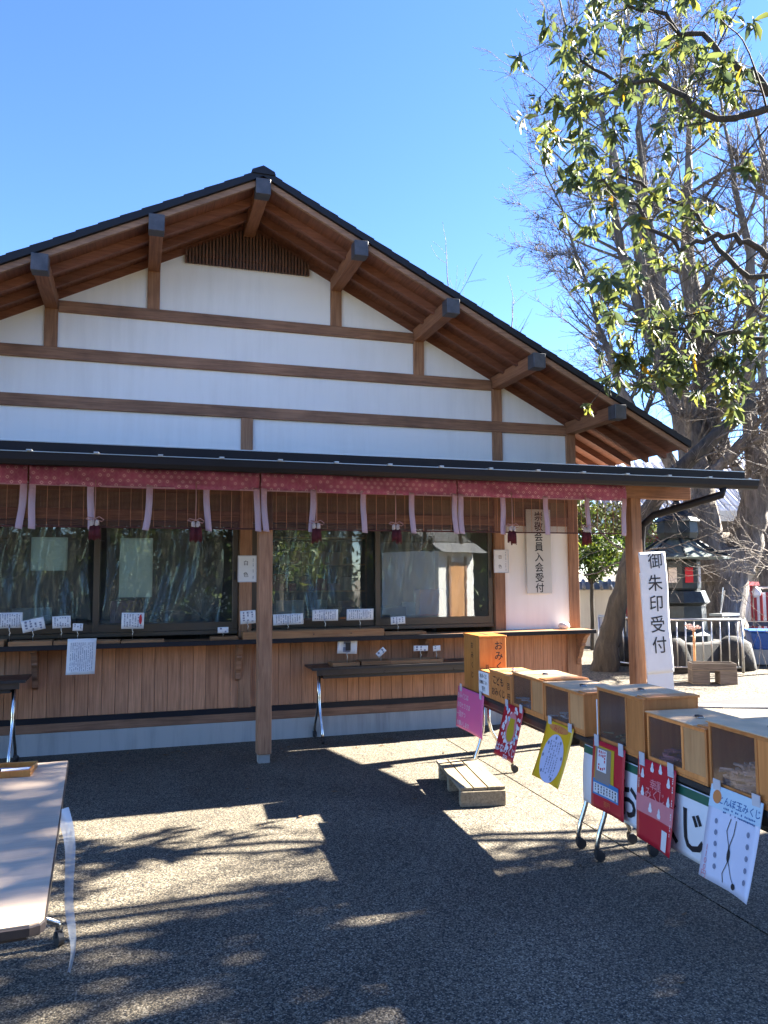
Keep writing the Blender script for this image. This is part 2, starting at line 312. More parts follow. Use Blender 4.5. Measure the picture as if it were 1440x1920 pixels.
# ------------------------------------------------------------------ mesh helpers
class MB:
    def __init__(s): s.v = []; s.f = []
    def box(s, x0, x1, y0, y1, z0, z1, dzx=0.0):
        """box; dzx shears z with x (for sloped boards)"""
        n = len(s.v)
        for z in (z0, z1):
            for x, y in ((x0, y0), (x1, y0), (x1, y1), (x0, y1)):
                s.v.append((x, y, z + dzx*x))
        s.f += [(n, n+3, n+2, n+1), (n+4, n+5, n+6, n+7), (n, n+1, n+5, n+4), (n+1, n+2, n+6, n+5), (n+2, n+3, n+7, n+6), (n+3, n, n+4, n+7)]
        return s
    def prism(s, poly, a0, a1, axis='y'):
        """extrude a closed 2D polygon (counter-clockwise seen from -y for axis y) along an axis"""
        n = len(s.v); k = len(poly)
        def P(p, a):
            return {'y': (p[0], a, p[1]), 'x': (a, p[0], p[1]), 'z': (p[0], p[1], a)}[axis]
        for a in (a0, a1):
            for p in poly: s.v.append(P(p, a))
        s.f.append(tuple(range(n, n+k))); s.f.append(tuple(range(n+2*k-1, n+k-1, -1)))
        for i in range(k):
            j = (i+1) % k
            s.f.append((n+i, n+k+i, n+k+j, n+j))
        return s
    def tube(s, pts, r, n=8, caps=True):
        pts = [Vector(p) for p in pts]; rr = r if isinstance(r, (list, tuple)) else [r]*len(pts)
        base = len(s.v); ref = None
        for i, p in enumerate(pts):
            d = (pts[min(i+1, len(pts)-1)] - pts[max(i-1, 0)]).normalized()
            if ref is None:
                ref = d.cross(Vector((0.3, 0.2, 0.93)));
                if ref.length < 1e-3: ref = d.cross(Vector((1, 0, 0)))
            ref = (ref - d*ref.dot(d)).normalized(); b = d.cross(ref)
            for k in range(n):
                a = 2*math.pi*k/n
                s.v.append(tuple(p + (ref*math.cos(a) + b*math.sin(a))*rr[i]))
        for i in range(len(pts)-1):
            for k in range(n):
                a = base+i*n+k; c = base+i*n+(k+1) % n
                s.f.append((a, c, c+n, a+n))
        if caps:
            s.f.append(tuple(base+k for k in range(n-1, -1, -1))); s.f.append(tuple(base+(len(pts)-1)*n+k for k in range(n)))
        return s
    def lathe(s, prof, n=16, c=(0, 0, 0)):
        base = len(s.v)
        for (r, z) in prof:
            for k in range(n):
                a = 2*math.pi*k/n; s.v.append((c[0]+r*math.cos(a), c[1]+r*math.sin(a), c[2]+z))
        for i in range(len(prof)-1):
            for k in range(n):
                a = base+i*n+k; b = base+i*n+(k+1) % n
                s.f.append((a, b, b+n, a+n))
        s.f.append(tuple(base+k for k in range(n-1, -1, -1))); s.f.append(tuple(base+(len(prof)-1)*n+k for k in range(n)))
        return s
    def sheet(s, fn, nu, nv):
        """grid surface fn(u,v)->xyz, u,v in 0..1"""
        base = len(s.v)
        for j in range(nv+1):
            for i in range(nu+1): s.v.append(tuple(fn(i/nu, j/nv)))
        for j in range(nv):
            for i in range(nu):
                a = base+j*(nu+1)+i; s.f.append((a, a+1, a+nu+2, a+nu+1))
        return s
    def mesh(s, name):
        me = bpy.data.meshes.new(name); me.from_pydata(s.v, [], s.f); me.update(); return me

def link(name, me, mat, parent=None, bevel=0.0, smooth=False, kind=None, solid=0.0, loc=None):
    o = bpy.data.objects.new(name, me); COL.objects.link(o)
    if mat is not None and len(me.materials) == 0: me.materials.append(mat)
    if parent is not None: o.parent = parent
    if loc is not None: o.location = loc
    if smooth: me.polygons.foreach_set('use_smooth', [True]*len(me.polygons))
    if solid:
        md = o.modifiers.new('solid', 'SOLIDIFY'); md.thickness = solid; md.offset = 0
    if bevel:
        md = o.modifiers.new('bevel', 'BEVEL'); md.width = bevel; md.segments = 2 if bevel > 0.004 else 1; md.limit_method = 'ANGLE'; md.angle_limit = 0.9
    if kind: o['kind'] = kind
    return o

def part(name, mb, mat, parent, **kw): return link(name, mb.mesh(name), mat, parent, **kw)
def bx(name, parent, mat, x0, x1, y0, y1, z0, z1, bevel=0.0, **kw): return part(name, MB().box(x0, x1, y0, y1, z0, z1), mat, parent, bevel=bevel, **kw)

def tag(o, label, cat, group=None):
    o['label'] = label; o['category'] = cat
    if group: o['group'] = group
    return o
def thing(name, label, cat, loc=(0, 0, 0), rz=0.0, group=None, rot=None):
    o = bpy.data.objects.new(name, None); COL.objects.link(o); o.location = loc
    o.rotation_euler = rot if rot else (0, 0, rz); o.empty_display_size = 0.2
    return tag(o, label, cat, group)
def struct(name, me_or_mb, mat, **kw):
    o = part(name, me_or_mb, mat, None, **kw); o['kind'] = 'structure'; return o

_tc = {}
def text2d(s, size=1.0, bold=0.0):
    """flat lettering as a mesh in the xz plane; returns verts2d, faces centred on its own box"""
    if len(s) > 1:      # one glyph at a time, so that a glyph whose thickened outline will not fill can fall back
        V = []; F = []; x = -(len(s)-1)/2.0*0.98
        for ch in s:
            a, f = text2d(ch, 1.0, bold); n = len(V); V += [(p+x, q) for p, q in a]; F += [tuple(i+n for i in g) for g in f]
            x += 0.98 if ord(ch) > 255 else 0.62
        return [(p*size, q*size) for p, q in V], F
    for b in (bold, bold*0.5, 0.0):
        a, f = glyph(s, b)
        ok = a and max(abs(c) for q in a for c in q) < 0.62     # a thickened outline can throw a spike: then thin it
        if (ok and len(f) > 3) or b == 0.0: return [(p*size, q*size) for p, q in a], f
def glyph(s, bold):
    key = (s, bold)
    if key not in _tc:
        cu = bpy.data.curves.new('txt', 'FONT'); cu.body = s; cu.dimensions = '2D'; cu.fill_mode = 'FRONT'; cu.resolution_u = 2
        cu.offset = bold; cu.align_x = 'CENTER'; cu.space_line = 1.0
        ob = bpy.data.objects.new('txt', cu); COL.objects.link(ob)
        dg = bpy.context.evaluated_depsgraph_get(); me = bpy.data.meshes.new_from_object(ob.evaluated_get(dg))
        vs_ = [(v.co.x, v.co.y) for v in me.vertices]; fs = [tuple(p.vertices) for p in me.polygons]
        if vs_:
            xs = [v[0] for v in vs_]; ys = [v[1] for v in vs_]
            cx = (min(xs)+max(xs))/2; cyy = (min(ys)+max(ys))/2
            vs_ = [(a-cx, b-cyy) for a, b in vs_]
        bpy.data.objects.remove(ob); bpy.data.curves.remove(cu); bpy.data.meshes.remove(me)
        _tc[key] = (vs_, fs)
    return _tc[key]

def lettering(parent, mat, items, fn, name='lettering', bold=0.0):
    """items: (string, u, v, size[, rot]); fn maps (u,v) to xyz on the carrying face (a hair proud)"""
    mb = MB()
    for it in items:
        s, u, v, size = it[:4]; rot = it[4] if len(it) > 4 else 0.0
        vs_, fs = text2d(s, size, bold); n = len(mb.v); c, sn = math.cos(rot), math.sin(rot)
        for a, b in vs_: mb.v.append(tuple(fn(u + a*c - b*sn, v + a*sn + b*c)))
        mb.f += [tuple(i+n for i in f) for f in fs]
    if not mb.v: return None
    return part(name, mb, mat, parent)
def column(s, u, v0, size, pitch): return [(ch, u, v0 - i*pitch, size) for i, ch in enumerate(s)]
def _clip(poly, ax, lim, keep_less):
    out = []
    for i in range(len(poly)):
        a, b = poly[i], poly[(i+1) % len(poly)]; ia = (a[ax] <= lim) == keep_less; ib = (b[ax] <= lim) == keep_less
        if ia: out.append(a)
        if ia != ib:
            t = (lim-a[ax])/(b[ax]-a[ax]); out.append((a[0]+(b[0]-a[0])*t, a[1]+(b[1]-a[1])*t))
    return out
def shape(mb, fn, poly, cell=0.028):
    for ax in (0, 1):      # large prints are cut up so that they follow the curl of their sheet
        lo = min(p[ax] for p in poly); hi = max(p[ax] for p in poly)
        if hi-lo > cell*1.3:
            k = math.floor(lo/cell)+1; rest_ = poly
            while k*cell < hi:
                a = _clip(rest_, ax, k*cell, True); rest_ = _clip(rest_, ax, k*cell, False)
                if len(a) > 2: shape(mb, fn, a, cell)
                if len(rest_) < 3: return mb
                k += 1
            if len(rest_) > 2 and rest_ is not poly: return shape(mb, fn, rest_, cell)
    n = len(mb.v); mb.v += [tuple(fn(a, b)) for a, b in poly]; mb.f.append(tuple(range(n, n+len(poly)))); return mb
def ell(u, v, a, b, n=14): return [(u + a*math.cos(2*math.pi*k/n), v + b*math.sin(2*math.pi*k/n)) for k in range(n)]
def rect(u0, u1, v0, v1): return [(u0, v0), (u1, v0), (u1, v1), (u0, v1)]
def scribble(mb, fn, u0, u1, v0, v1, rows, vertical=True, seed=1, hgt=0.55, dens=0.8):
    """small print too fine to read: short marks in rows or columns"""
    r = random.Random(seed)
    for i in range(rows):
        t = (i+0.5)/rows
        if vertical:
            u = u1 + (u0-u1)*t; hw = abs(u1-u0)/rows*hgt/2; v = v1
            while v > v0 + hw:
                h = hw*r.uniform(0.8, 2.0)
                if r.random() < dens: shape(mb, fn, rect(u-hw*r.uniform(0.5, 1), u+hw*r.uniform(0.5, 1), v-h, v))
                v -= h + hw*0.7
        else:
            v = v1 + (v0-v1)*t; hh = abs(v1-v0)/rows*hgt/2; u = u0
            while u < u1 - hh:
                l = hh*r.uniform(0.8, 2.0)
                if r.random() < dens: shape(mb, fn, rect(u, u+l, v-hh*r.uniform(0.5, 1), v+hh*r.uniform(0.5, 1)))
                u += l + hh*0.7
    return mb

# ------------------------------------------------------------------ ground
g = struct('ground', MB().box(-300, 300, -300, 500, -0.5, -0.03), MT['earth'])
struct('joint_bed', MB().box(-14, 16, -24, 0.6, -0.029, -0.012), MT['soil'])
def jx(y): return 1.88 + (y+0.44)*0.0525        # the long joint between the two slabs
l = MB().prism([(-14, -24), (jx(-24)-0.006, -24), (jx(0.5)-0.006, 0.5), (-14, 0.5)], -0.011, 0.0, 'z')
struct('pavement', l, MT['pave'])
edge = [(jx(-24)+0.006, -24), (15, -24), (15, -1.6), (9, -0.9), (6.4, -0.35), (5.6, 0.02), (4.9, 0.35), (4.2, 0.5), (jx(0.5)+0.006, 0.5)]
struct('pavement', MB().prism(edge, -0.011, 0.0, 'z'), MT['pave'])
struct('gravel_court', MB().box(-40, 60, -60, 60, -0.03, -0.016), MT['gravel'])
for i, (x, y, a, bb, rz) in enumerate([(5.35, 0.35, 0.42, 0.10, -0.5), (6.1, -0.02, 0.45, 0.09, -0.35), (6.9, -0.3, 0.40, 0.1, -0.3)]):
    mb = MB().box(-a, a, -bb, bb, -0.05, 0.012)
    o = struct('kerb_stone', mb, MT['stone'], bevel=0.012); o.location = (x, y, 0); o.rotation_euler[2] = rz

_lr = random.Random(77); _mb = MB()
for i in range(260):
    x, y = _lr.uniform(-3.5, 7), _lr.uniform(-7.0, 1.5)
    if _lr.random() < 0.5: y = _lr.choice((-0.12, -0.2, -0.35)) - abs(_lr.gauss(0, 0.25)); x = _lr.uniform(-3.5, 4.5)
    a = _lr.uniform(0, 6.28); L = _lr.uniform(0.012, 0.035); q = len(_mb.v); c_, s_ = math.cos(a), math.sin(a)
    for u, v, h in ((-1, 0, .004), (0, .4, .002), (1, 0, .006), (0, -.4, .002)): _mb.v.append((x+L*(u*c_-v*s_), y+L*(u*s_+v*c_), h+L*0.2*_lr.random()))
    _mb.f += [(q, q+1, q+2, q+3)]
_o = part('fallen_leaves', _mb, plain('dry_leaf', (0.16, 0.09, 0.035), 0.8, vary=0.4, scale=3), None, kind='stuff')
tag(_o, 'small dry leaves scattered over the paving', 'leaves')
# ------------------------------------------------------------------ the shrine office
S = 0.91; PITCH = 0.503
B = thing('shrine_office', 'white plastered timber-framed shrine office with dark gabled roof and a service counter', 'building')
# plinth, sill, base boards
bx('plinth', B, MT['concrete'], -3.72, 3.71, -0.02, 0.12, -0.04, 0.197, 0.006)
bx('base_board', B, MT['beam'], -3.70, 3.70, -0.03, 0.10, 0.197, 0.275, 0.004)
bx('base_ledge', B, MT['roofmetal'], -3.70, 3.70, -0.022, 0.10, 0.275, 0.325)
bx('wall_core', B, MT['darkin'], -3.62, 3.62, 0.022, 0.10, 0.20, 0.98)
# vertical cladding boards, each a part
bw = 0.1165; x = -3.63; me_board = MB().box(0.0015, bw-0.0015, 0.0, 0.02, 0.325, 0.975).mesh('board')
while x + bw < 3.60:
    link('board', me_board, MT['board'], B, bevel=0.002, loc=(x, rng.uniform(0, 0.002), 0)); x += bw
# posts
for k in (-4, -3, 0, 3, 4):
    bx('post', B, MT['post'], k*S-0.06, k*S+0.06, -0.028, 0.10, 0.325, 2.80 if abs(k) == 4 else 2.79, 0.003)
# wall above the lintel, gable plaster (one plane with the outline of the gable)
def roofz(x, b): return b - PITCH*abs(x)
gz = 5.16
poly = [(-3.6, 2.42), (3.6, 2.42), (3.6, roofz(3.6, gz)), (0, gz), (-3.6, roofz(3.6, gz))]
part('plaster_wall', MB().prism(poly, 0.0, 0.09), MT['plaster'], B)
bx('plaster_wall', B, MT['plaster'], 2.79, 3.58, 0.0, 0.09, 0.99, 2.12)
for x0, x1 in ((-3.58, -2.79),): bx('plaster_wall', B, MT['plaster'], x0, x1, 0.0, 0.09, 0.99, 2.12)
# half-timbering
def band(z0, z1, xl): bx('band', B, MT['beam'], -xl, xl, -0.030, 0.02, z0, z1, 0.003)
band(3.147, 3.262, 3.58); band(3.606, 3.718, 2.67); band(4.058, 4.166, 1.76)
for k, z0, z1 in ((-1, 4.166, 4.60), (1, 4.166, 4.60), (-2, 3.718, 4.12), (2, 3.718, 4.12), (-3, 3.262, 3.66), (3, 3.262, 3.66), (-4, 2.8, 3.20), (4, 2.8, 3.20)):
    bx('stud', B, MT['post'], k*S-0.058, k*S+0.058, -0.027, 0.02, z0, z1, 0.003)
for k in (0, -3, 3): bx('stud', B, MT['post'], k*S-0.058, k*S+0.058, -0.027, 0.02, 2.79, 3.147, 0.003)
# gable lattice: every slat a part
bx('lattice_back', B, MT['darkin'], -0.60, 0.60, -0.012, 0.0, 4.67, 4.80)
part('lattice_back', MB().prism([(-0.60, 4.80), (0.60, 4.80), (0, 5.10)], -0.012, 0.0), MT['darkin'], B)
me_sl = MB().box(-0.0095, 0.0095, -0.05, -0.02, 0, 1).mesh('slat')
n = 38
for i in range(n):
    x = -0.61 + 1.22*i/(n-1); h = roofz(x, 5.10) - 4.662
    o = link('slat', me_sl, MT['slat'], B, loc=(x, 0, 4.662)); o.scale = (1, 1, h)
bx('lattice_rail', B, MT['slat'], -0.60, 0.60, -0.030, -0.013, 4.74, 4.765)
# roof: deck, covering, ridge, rafters, bargeboards, purlins with metal caps
YB, YF, XE = 8.0, -0.965, 4.49
def chevron(z0, z1, xe, y0, y1):
    p = [(-xe, roofz(xe, z0)), (0, z0), (xe, roofz(xe, z0)), (xe, roofz(xe, z1)), (0, z1), (-xe, roofz(xe, z1))]
    return MB().prism(p, y0, y1)
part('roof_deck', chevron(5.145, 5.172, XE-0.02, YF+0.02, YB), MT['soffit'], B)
part('roof_covering', chevron(5.172, 5.222, XE, YF, YB), MT['roofmetal'], B)
for sgn in (-1, 1):                       # stepped edge of the metal tiles along the verge
    nst = 26
    for i in range(nst):
        xa = XE*i/nst; xb = XE*(i+1)/nst
        mb = MB(); za, zb = roofz(xa, 5.222), roofz(xb, 5.222)
        p = [(sgn*xa, za-0.062), (sgn*xb, zb-0.062), (sgn*xb, zb+0.009), (sgn*xa, za+0.001)]
        if sgn < 0: p = p[::-1]
        part('verge_tile', mb.prism(p, YF-0.018, YF+0.30), MT['roofmetal'], B)
part('ridge_cap', MB().prism([(-0.11, 5.175), (0.11, 5.175), (0.10, 5.205), (0, 5.252), (-0.10, 5.205)], YF-0.03, YB), MT['roofmetal'], B)
ys = [-0.935, -0.62, -0.31] + [0.02 + 0.303*i for i in range(26)]
for sgn in (-1, 1):
    def raft(z0, h, wdt, x1):
        p = [(0.0, z0), (x1, roofz(x1, z0)), (x1, roofz(x1, z0)+h), (0, z0+h)]
        if sgn < 0: p = [(-a, b) for a, b in p][::-1]
        return MB().prism(p, -wdt/2, wdt/2)
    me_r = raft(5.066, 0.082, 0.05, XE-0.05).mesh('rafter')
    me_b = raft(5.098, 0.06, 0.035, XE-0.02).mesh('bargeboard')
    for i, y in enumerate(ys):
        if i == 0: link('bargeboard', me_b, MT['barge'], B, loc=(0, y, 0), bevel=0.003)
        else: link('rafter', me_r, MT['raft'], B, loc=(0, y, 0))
me_p = MB().box(-0.057, 0.057, -0.87, 0.02, 0.0, 0.135).mesh('purlin')
me_c = MB().box(-0.066, 0.066, -0.995, -0.865, -0.008, 0.138).mesh('cap')
me_c2 = MB().box(-0.05, 0.05, -0.941, -0.936, 0.01, 0.125).mesh('cap_plate')
for k in range(-4, 5):
    z = 4.995 - PITCH*abs(k*S)
    o = link('purlin', me_p, MT['purlin'], B, bevel=0.004, loc=(k*S, 0, z))
    c = link('purlin_cap', me_c, MT['capmetal'], o, bevel=0.004)
# walls of the rest of the building
for sgn in (-1, 1):
    x0, x1 = sorted((sgn*3.60, sgn*3.50))
    bx('side_wall', B, MT['plaster'], x0, x1, 0.12, 7.4, 0.9, 3.25)
    x0, x1 = sorted((sgn*3.62, sgn*3.48)); bx('side_cladding', B, MT['board'], x0, x1, 0.12, 7.4, 0.0, 0.9)
    for y in (1.9, 3.7, 5.5, 7.3):
        x0, x1 = sorted((sgn*3.64, sgn*3.52)); bx('post', B, MT['post'], x0, x1, y-0.06, y+0.06, 0.0, 3.25)
# back wall with two frosted windows
for x0, x1, z0, z1 in ((-3.5, -2.40, 0, 2.5), (-1.93, -1.25, 0, 2.5), (-0.80, 3.5, 0, 2.5), (-2.40, -1.93, 2.14, 2.5), (-2.40, -1.93, 0, 1.68), (-1.25, -0.80, 2.14, 2.5), (-1.25, -0.80, 0, 1.3)):
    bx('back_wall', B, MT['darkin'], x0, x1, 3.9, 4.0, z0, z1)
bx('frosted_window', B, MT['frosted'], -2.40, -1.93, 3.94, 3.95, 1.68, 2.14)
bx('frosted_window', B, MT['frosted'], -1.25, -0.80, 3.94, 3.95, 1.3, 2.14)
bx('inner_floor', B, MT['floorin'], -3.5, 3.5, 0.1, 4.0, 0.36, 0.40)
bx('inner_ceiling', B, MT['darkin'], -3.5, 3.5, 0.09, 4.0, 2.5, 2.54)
# lintel and boards over the windows
bx('lintel', B, MT['beam'], -3.58, 3.58, -0.020, 0.09, 2.12, 2.215, 0.003)
for x0, x1 in ((-3.58, -2.79), (-2.67, -0.06), (0.06, 2.67), (2.79, 3.58)):
    nn = max(2, round((x1-x0)/0.2)); ww = (x1-x0)/nn
    for i in range(nn): bx('frieze_board', B, MT['sandwall'], x0+i*ww+0.001, x0+(i+1)*ww-0.001, 0.0, 0.02, 2.215, 2.38)
bx('wall_plate', B, MT['beam'], -3.58, 3.58, -0.022, 0.09, 2.38, 2.44, 0.003)
# sliding windows
def sash(x0, x1, y0, z0=1.07, z1=2.105, st=0.052):
    f = MB(); f.box(x0, x0+st, y0, y0+0.03, z0, z1); f.box(x1-st, x1, y0, y0+0.03, z0, z1)
    f.box(x0+st, x1-st, y0+0.001, y0+0.029, z1-0.04, z1); f.box(x0+st, x1-st, y0+0.001, y0+0.029, z0, z0+0.075)
    o = part('window', f, MT['frame'], B, bevel=0.002)
    link('pane', MB().box(x0+st, x1-st, y0+0.012, y0+0.016, z0+0.075, z1-0.04).mesh('pane'), MT['glass'], o)
    link('latch', MB().box(x1-st+0.012, x1-st+0.03, y0-0.008, y0, 1.55, 1.63).mesh('latch'), MT['blackplastic'], o)
for a, b_ in ((-2.66, -0.07), (0.07, 2.66)):
    m_ = (a+b_)/2
    sash(a, m_+0.03, 0.045); sash(m_-0.03, b_, 0.010)
    f = MB(); f.box(a, b_, 0.002, 0.10, 1.03, 1.068); f.box(a, b_, 0.002, 0.10, 2.106, 2.12)
    part('window_track', f, MT['frame'], B, bevel=0.002)
# counter shelf with carved brackets
part('counter', MB().box(-4.1, 3.70, -0.30, 0.0, 0.955, 0.990), MT['tray'], B, bevel=0.004)
bx('counter_edge', B, MT['roofmetal'], -4.1, 3.72, -0.318, -0.30, 0.95, 0.992, 0.002)
prof = [(0, 0.955), (-0.24, 0.955), (-0.245, 0.93), (-0.20, 0.90), (-0.17, 0.85), (-0.15, 0.83), (-0.155, 0.81), (-0.12, 0.78), (-0.09, 0.70), (-0.06, 0.66), (-0.055, 0.60), (0, 0.58)]
for xb in (-3.64, -1.86, -0.07, 1.82, 3.66):
    part('counter_bracket', MB().prism(prof, xb-0.025, xb+0.025, 'x'), MT['beam'], B, bevel=0.003)
bx('corner_board', B, MT['post'], 3.53, 3.70, -0.034, -0.029, 0.325, 0.955)

# lean-to canopy: posts, beam, rafters, deck, covering, gutter
CX0, CX1 = -4.70, 4.66
def cz(y, z_wall=2.745): return z_wall + y*0.135          # falls towards the front
def csl(z, th, y0, y1, x0, x1): return MB().prism([(y0, cz(y0)+z), (y1, cz(y1)+z), (y1, cz(y1)+z+th), (y0, cz(y0)+z+th)], x0, x1, 'x')
part('canopy_deck', csl(-0.02, 0.018, -1.46, -0.01, CX0+0.02, CX1-0.02), MT['soffit'], B)
part('canopy_covering', csl(0.0, 0.035, -1.52, -0.01, CX0, CX1), MT['roofmetal'], B)
bx('canopy_fascia', B, MT['gutter'], CX0, CX1, -1.530, -1.515, 2.488, 2.578, 0.002)
bx('flashing', B, MT['roofmetal'], -3.74, 3.70, -0.055, -0.031, 2.70, 2.808)
x = CX0+0.06; me_cr = csl(-0.095, 0.073, -1.42, -0.03, -0.0225, 0.0225).mesh('canopy_rafter')
while x < CX1: link('canopy_rafter', me_cr, MT['soffit'], B, loc=(x, 0, 0)); x += 0.455
bx('roof_edge_glint', B, MT['steel'], CX0, CX1, -1.534, -1.5305, 2.574, 2.580)  # pale strip added for the highlight along the canopy edge
gp = [(-1.635, 2.485), (-1.630, 2.43), (-1.61, 2.402), (-1.56, 2.398), (-1.54, 2.41), (-1.534, 2.485)]
gm = MB(); ng = len(gp)
for xx in (CX0-0.03, CX1+0.07):
    for p in gp: gm.v.append((xx, p[0], p[1]))
for i in range(ng-1): gm.f.append((i, i+1, ng+i+1, ng+i))
gm.f.append(tuple(range(ng))); gm.f.append(tuple(range(2*ng-1, ng-1, -1)))
gut = part('gutter', gm, MT['gutter'], B, solid=0.003)
bx('gutter_glint', gut, MT['steel'], CX0-0.03, CX1+0.07, -1.642, -1.634, 2.484, 2.489)  # pale strip standing in for light caught on the gutter rim
me_h = MB().box(-0.018, 0.018, -1.66, -1.53, 2.4895, 2.499).mesh('gutter_hanger')
x = CX0+0.2
while x < CX1: link('hanger', me_h, MT['steel'], gut, loc=(x, 0, 0)); x += 0.455
bx('canopy_beam', B, MT['beam'], -4.45, 4.47, -0.97, -0.86, 2.352, 2.50, 0.004)
for px in (-3.75, 0.046, 3.80):
    p = bx('canopy_post', B, MT['post'], px-0.06, px+0.06, -0.97, -0.85, 0.075, 2.352, 0.006)
    link('post_base', MB().box(px-0.05, px+0.05, -0.955, -0.865, 0.0, 0.075).mesh('post_base'), MT['stone'], p, bevel=0.006)
dp = [(4.35, -1.58, 2.41), (4.34, -1.57, 2.34), (4.22, -1.35, 2.28), (4.0, -0.98, 2.18), (3.93, -0.88, 2.08), (3.925, -0.86, 1.9), (3.925, -0.86, 0.06)]
dpo = part('downpipe', MB().tube(dp, 0.038, 10), MT['gutter'], B, smooth=True)
part('pipe_bracket', MB().box(3.86, 3.97, -0.91, -0.81, 1.30, 1.325), MT['steel'], dpo)
bx('pipe_bracket', dpo, MT['steel'], 3.86, 3.97, -0.91, -0.81, 0.5, 0.525)

# ------------------------------------------------------------------ inside the office (seen through the glass)
def vinyl(x0, x1, z0, z1, seed, label):
    r = random.Random(seed); ph = [r.uniform(0, 6) for _ in range(6)]
    def fn(u, v):
        x = x0 + (x1-x0)*u; z = z1 + (z0-z1)*v
        y = 0.20 + 0.035*math.sin(11*u*(x1-x0)+ph[0]+1.5*v) + 0.02*math.sin(27*u*(x1-x0)+ph[1]-3*v) + 0.012*math.sin(55*u+ph[2]+9*v) + 0.02*v*math.sin(6*v+ph[3]+9*u)
        return (x + 0.03*math.sin(4*v+ph[4])*v, y, z + 0.02*math.sin(9*u+ph[5])*v)
    o = part('vinyl_curtain', MB().sheet(fn, 60, 18), MT['vinyl'], None, smooth=True)
    return tag(o, label, 'vinyl curtain', 'clear vinyl sheets behind the windows')
vinyl(-2.55, -1.45, 1.18, 2.08, 3, 'creased clear vinyl sheet hanging inside the leftmost window pane')
vinyl(-1.30, -0.20, 1.12, 2.08, 4, 'creased clear vinyl sheet behind the pane left of the timber post')
vinyl(0.20, 1.25, 1.12, 2.08, 7, 'creased clear vinyl sheet behind the pane right of the canopy post')
vinyl(1.45, 2.50, 1.15, 2.08, 9, 'creased clear vinyl sheet behind the pane beside the white wall')
sh = thing('shelf_unit', 'dark shelf unit stacked with small boxes inside the right-hand window', 'shelf', (1.25, 2.6, 0.4))
bx('upright', sh, MT['beam'], -0.75, -0.72, 0, 0.35, 0, 1.75); bx('upright', sh, MT['beam'], 0.72, 0.75, 0, 0.35, 0, 1.75)
for i in range(5): bx('shelf', sh, MT['boxlight'], -0.72, 0.72, 0, 0.35, 0.25+0.36*i, 0.27+0.36*i)
cols = [MT['slipwhite'], MT['slippink'], MT['boxlight'], MT['paper'], MT['redink'], MT['darkin']]
for i in range(4):
    x = -0.66
    while x < 0.55:
        w_ = rng.uniform(0.09, 0.2); h_ = rng.uniform(0.08, 0.24)
        o = bx('carton', None, rng.choice(cols), -w_/2, w_/2, 0, 0.2, 0, h_, 0.003); o.location = (1.25+x+w_/2, 2.66, 0.67+0.36*i)
        tag(o, 'small carton stored on the shelf unit behind the window', 'box', 'cartons on the inner shelves'); x += w_+rng.uniform(0.01, 0.08)
def desk(name, label, x, y, w_, d_, h_):
    t = thing(name, label, 'table', (x, y, 0.4))
    bx('tabletop', t, MT['tray'], -w_/2, w_/2, -d_/2, d_/2, h_-0.03, h_, 0.003)
    for sx in (-1, 1):
        for sy in (-1, 1): bx('leg', t, MT['frame'], sx*(w_/2-0.04)-0.02, sx*(w_/2-0.04)+0.02, sy*(d_/2-0.04)-0.02, sy*(d_/2-0.04)+0.02, 0, h_-0.03)
desk('inner_table', 'low work table inside behind the two left window panes', -1.3, 1.0, 2.0, 0.6, 0.72)
desk('inner_table', 'low work table inside behind the right-hand window panes', 1.3, 1.0, 2.0, 0.6, 0.72)
for i, (x, y, w_, h_, m_, lab) in enumerate([(-2.0, 0.8, 0.3, 0.16, 'paper', 'white paper box inside the leftmost window'), (-1.12, 0.75, 0.26, 0.22, 'slippink', 'pink and white bundle of charms inside the window behind the red-seal card'),
        (-0.55, 0.85, 0.42, 0.10, 'blackplastic', 'black tray inside the window left of the timber post'), (0.6, 0.8, 0.3, 0.2, 'slipwhite', 'pale carton inside behind the long tray of cards'),
        (1.7, 0.8, 0.4, 0.11, 'blackplastic', 'black box inside the pane next to the bronze sash'), (2.25, 0.9, 0.28, 0.3, 'redink', 'red and white box inside the window beside the white wall'), (2.1, 1.1, 0.2, 0.15, 'paper', 'white carton beside the red box in the right window')]):
    o = bx('storage_box', None, MT[m_], -w_/2, w_/2, -0.12, 0.12, 0, h_, 0.004); o.location = (x, y, 1.12); o.rotation_euler[2] = rng.uniform(-0.3, 0.3)
    tag(o, lab, 'box')
def spray(loc, label, seed, mat, n=60, rad=0.22):
    r = random.Random(seed); mb = MB()
    for i in range(n):
        a = r.uniform(0, 6.28); e = r.uniform(0.3, 1.5); L = r.uniform(0.5, 1)*rad
        p = Vector((math.cos(a)*math.cos(e), math.sin(a)*math.cos(e), math.sin(e)))*L
        mb.tube([(0, 0, 0), p*0.5+Vector((0, 0, 0.02)), p], [0.003, 0.002, 0.0015], 3)
        q = p; mb.box(q.x-0.008, q.x+0.008, q.y-0.006, q.y+0.006, q.z-0.012, q.z+0.012)
    o = part('charm_bunch', mb, mat, None); o.location = loc; return tag(o, label, 'ornament')
spray((-1.0, 0.45, 1.15), 'bunch of pale sprigs with charms inside the left window above the red-seal card', 3, MT['boxlight'])
spray((-0.35, 0.6, 1.15), 'spread of pale feathered arrows inside the window left of the timber post', 5, MT['slipwhite'], 40, 0.35)

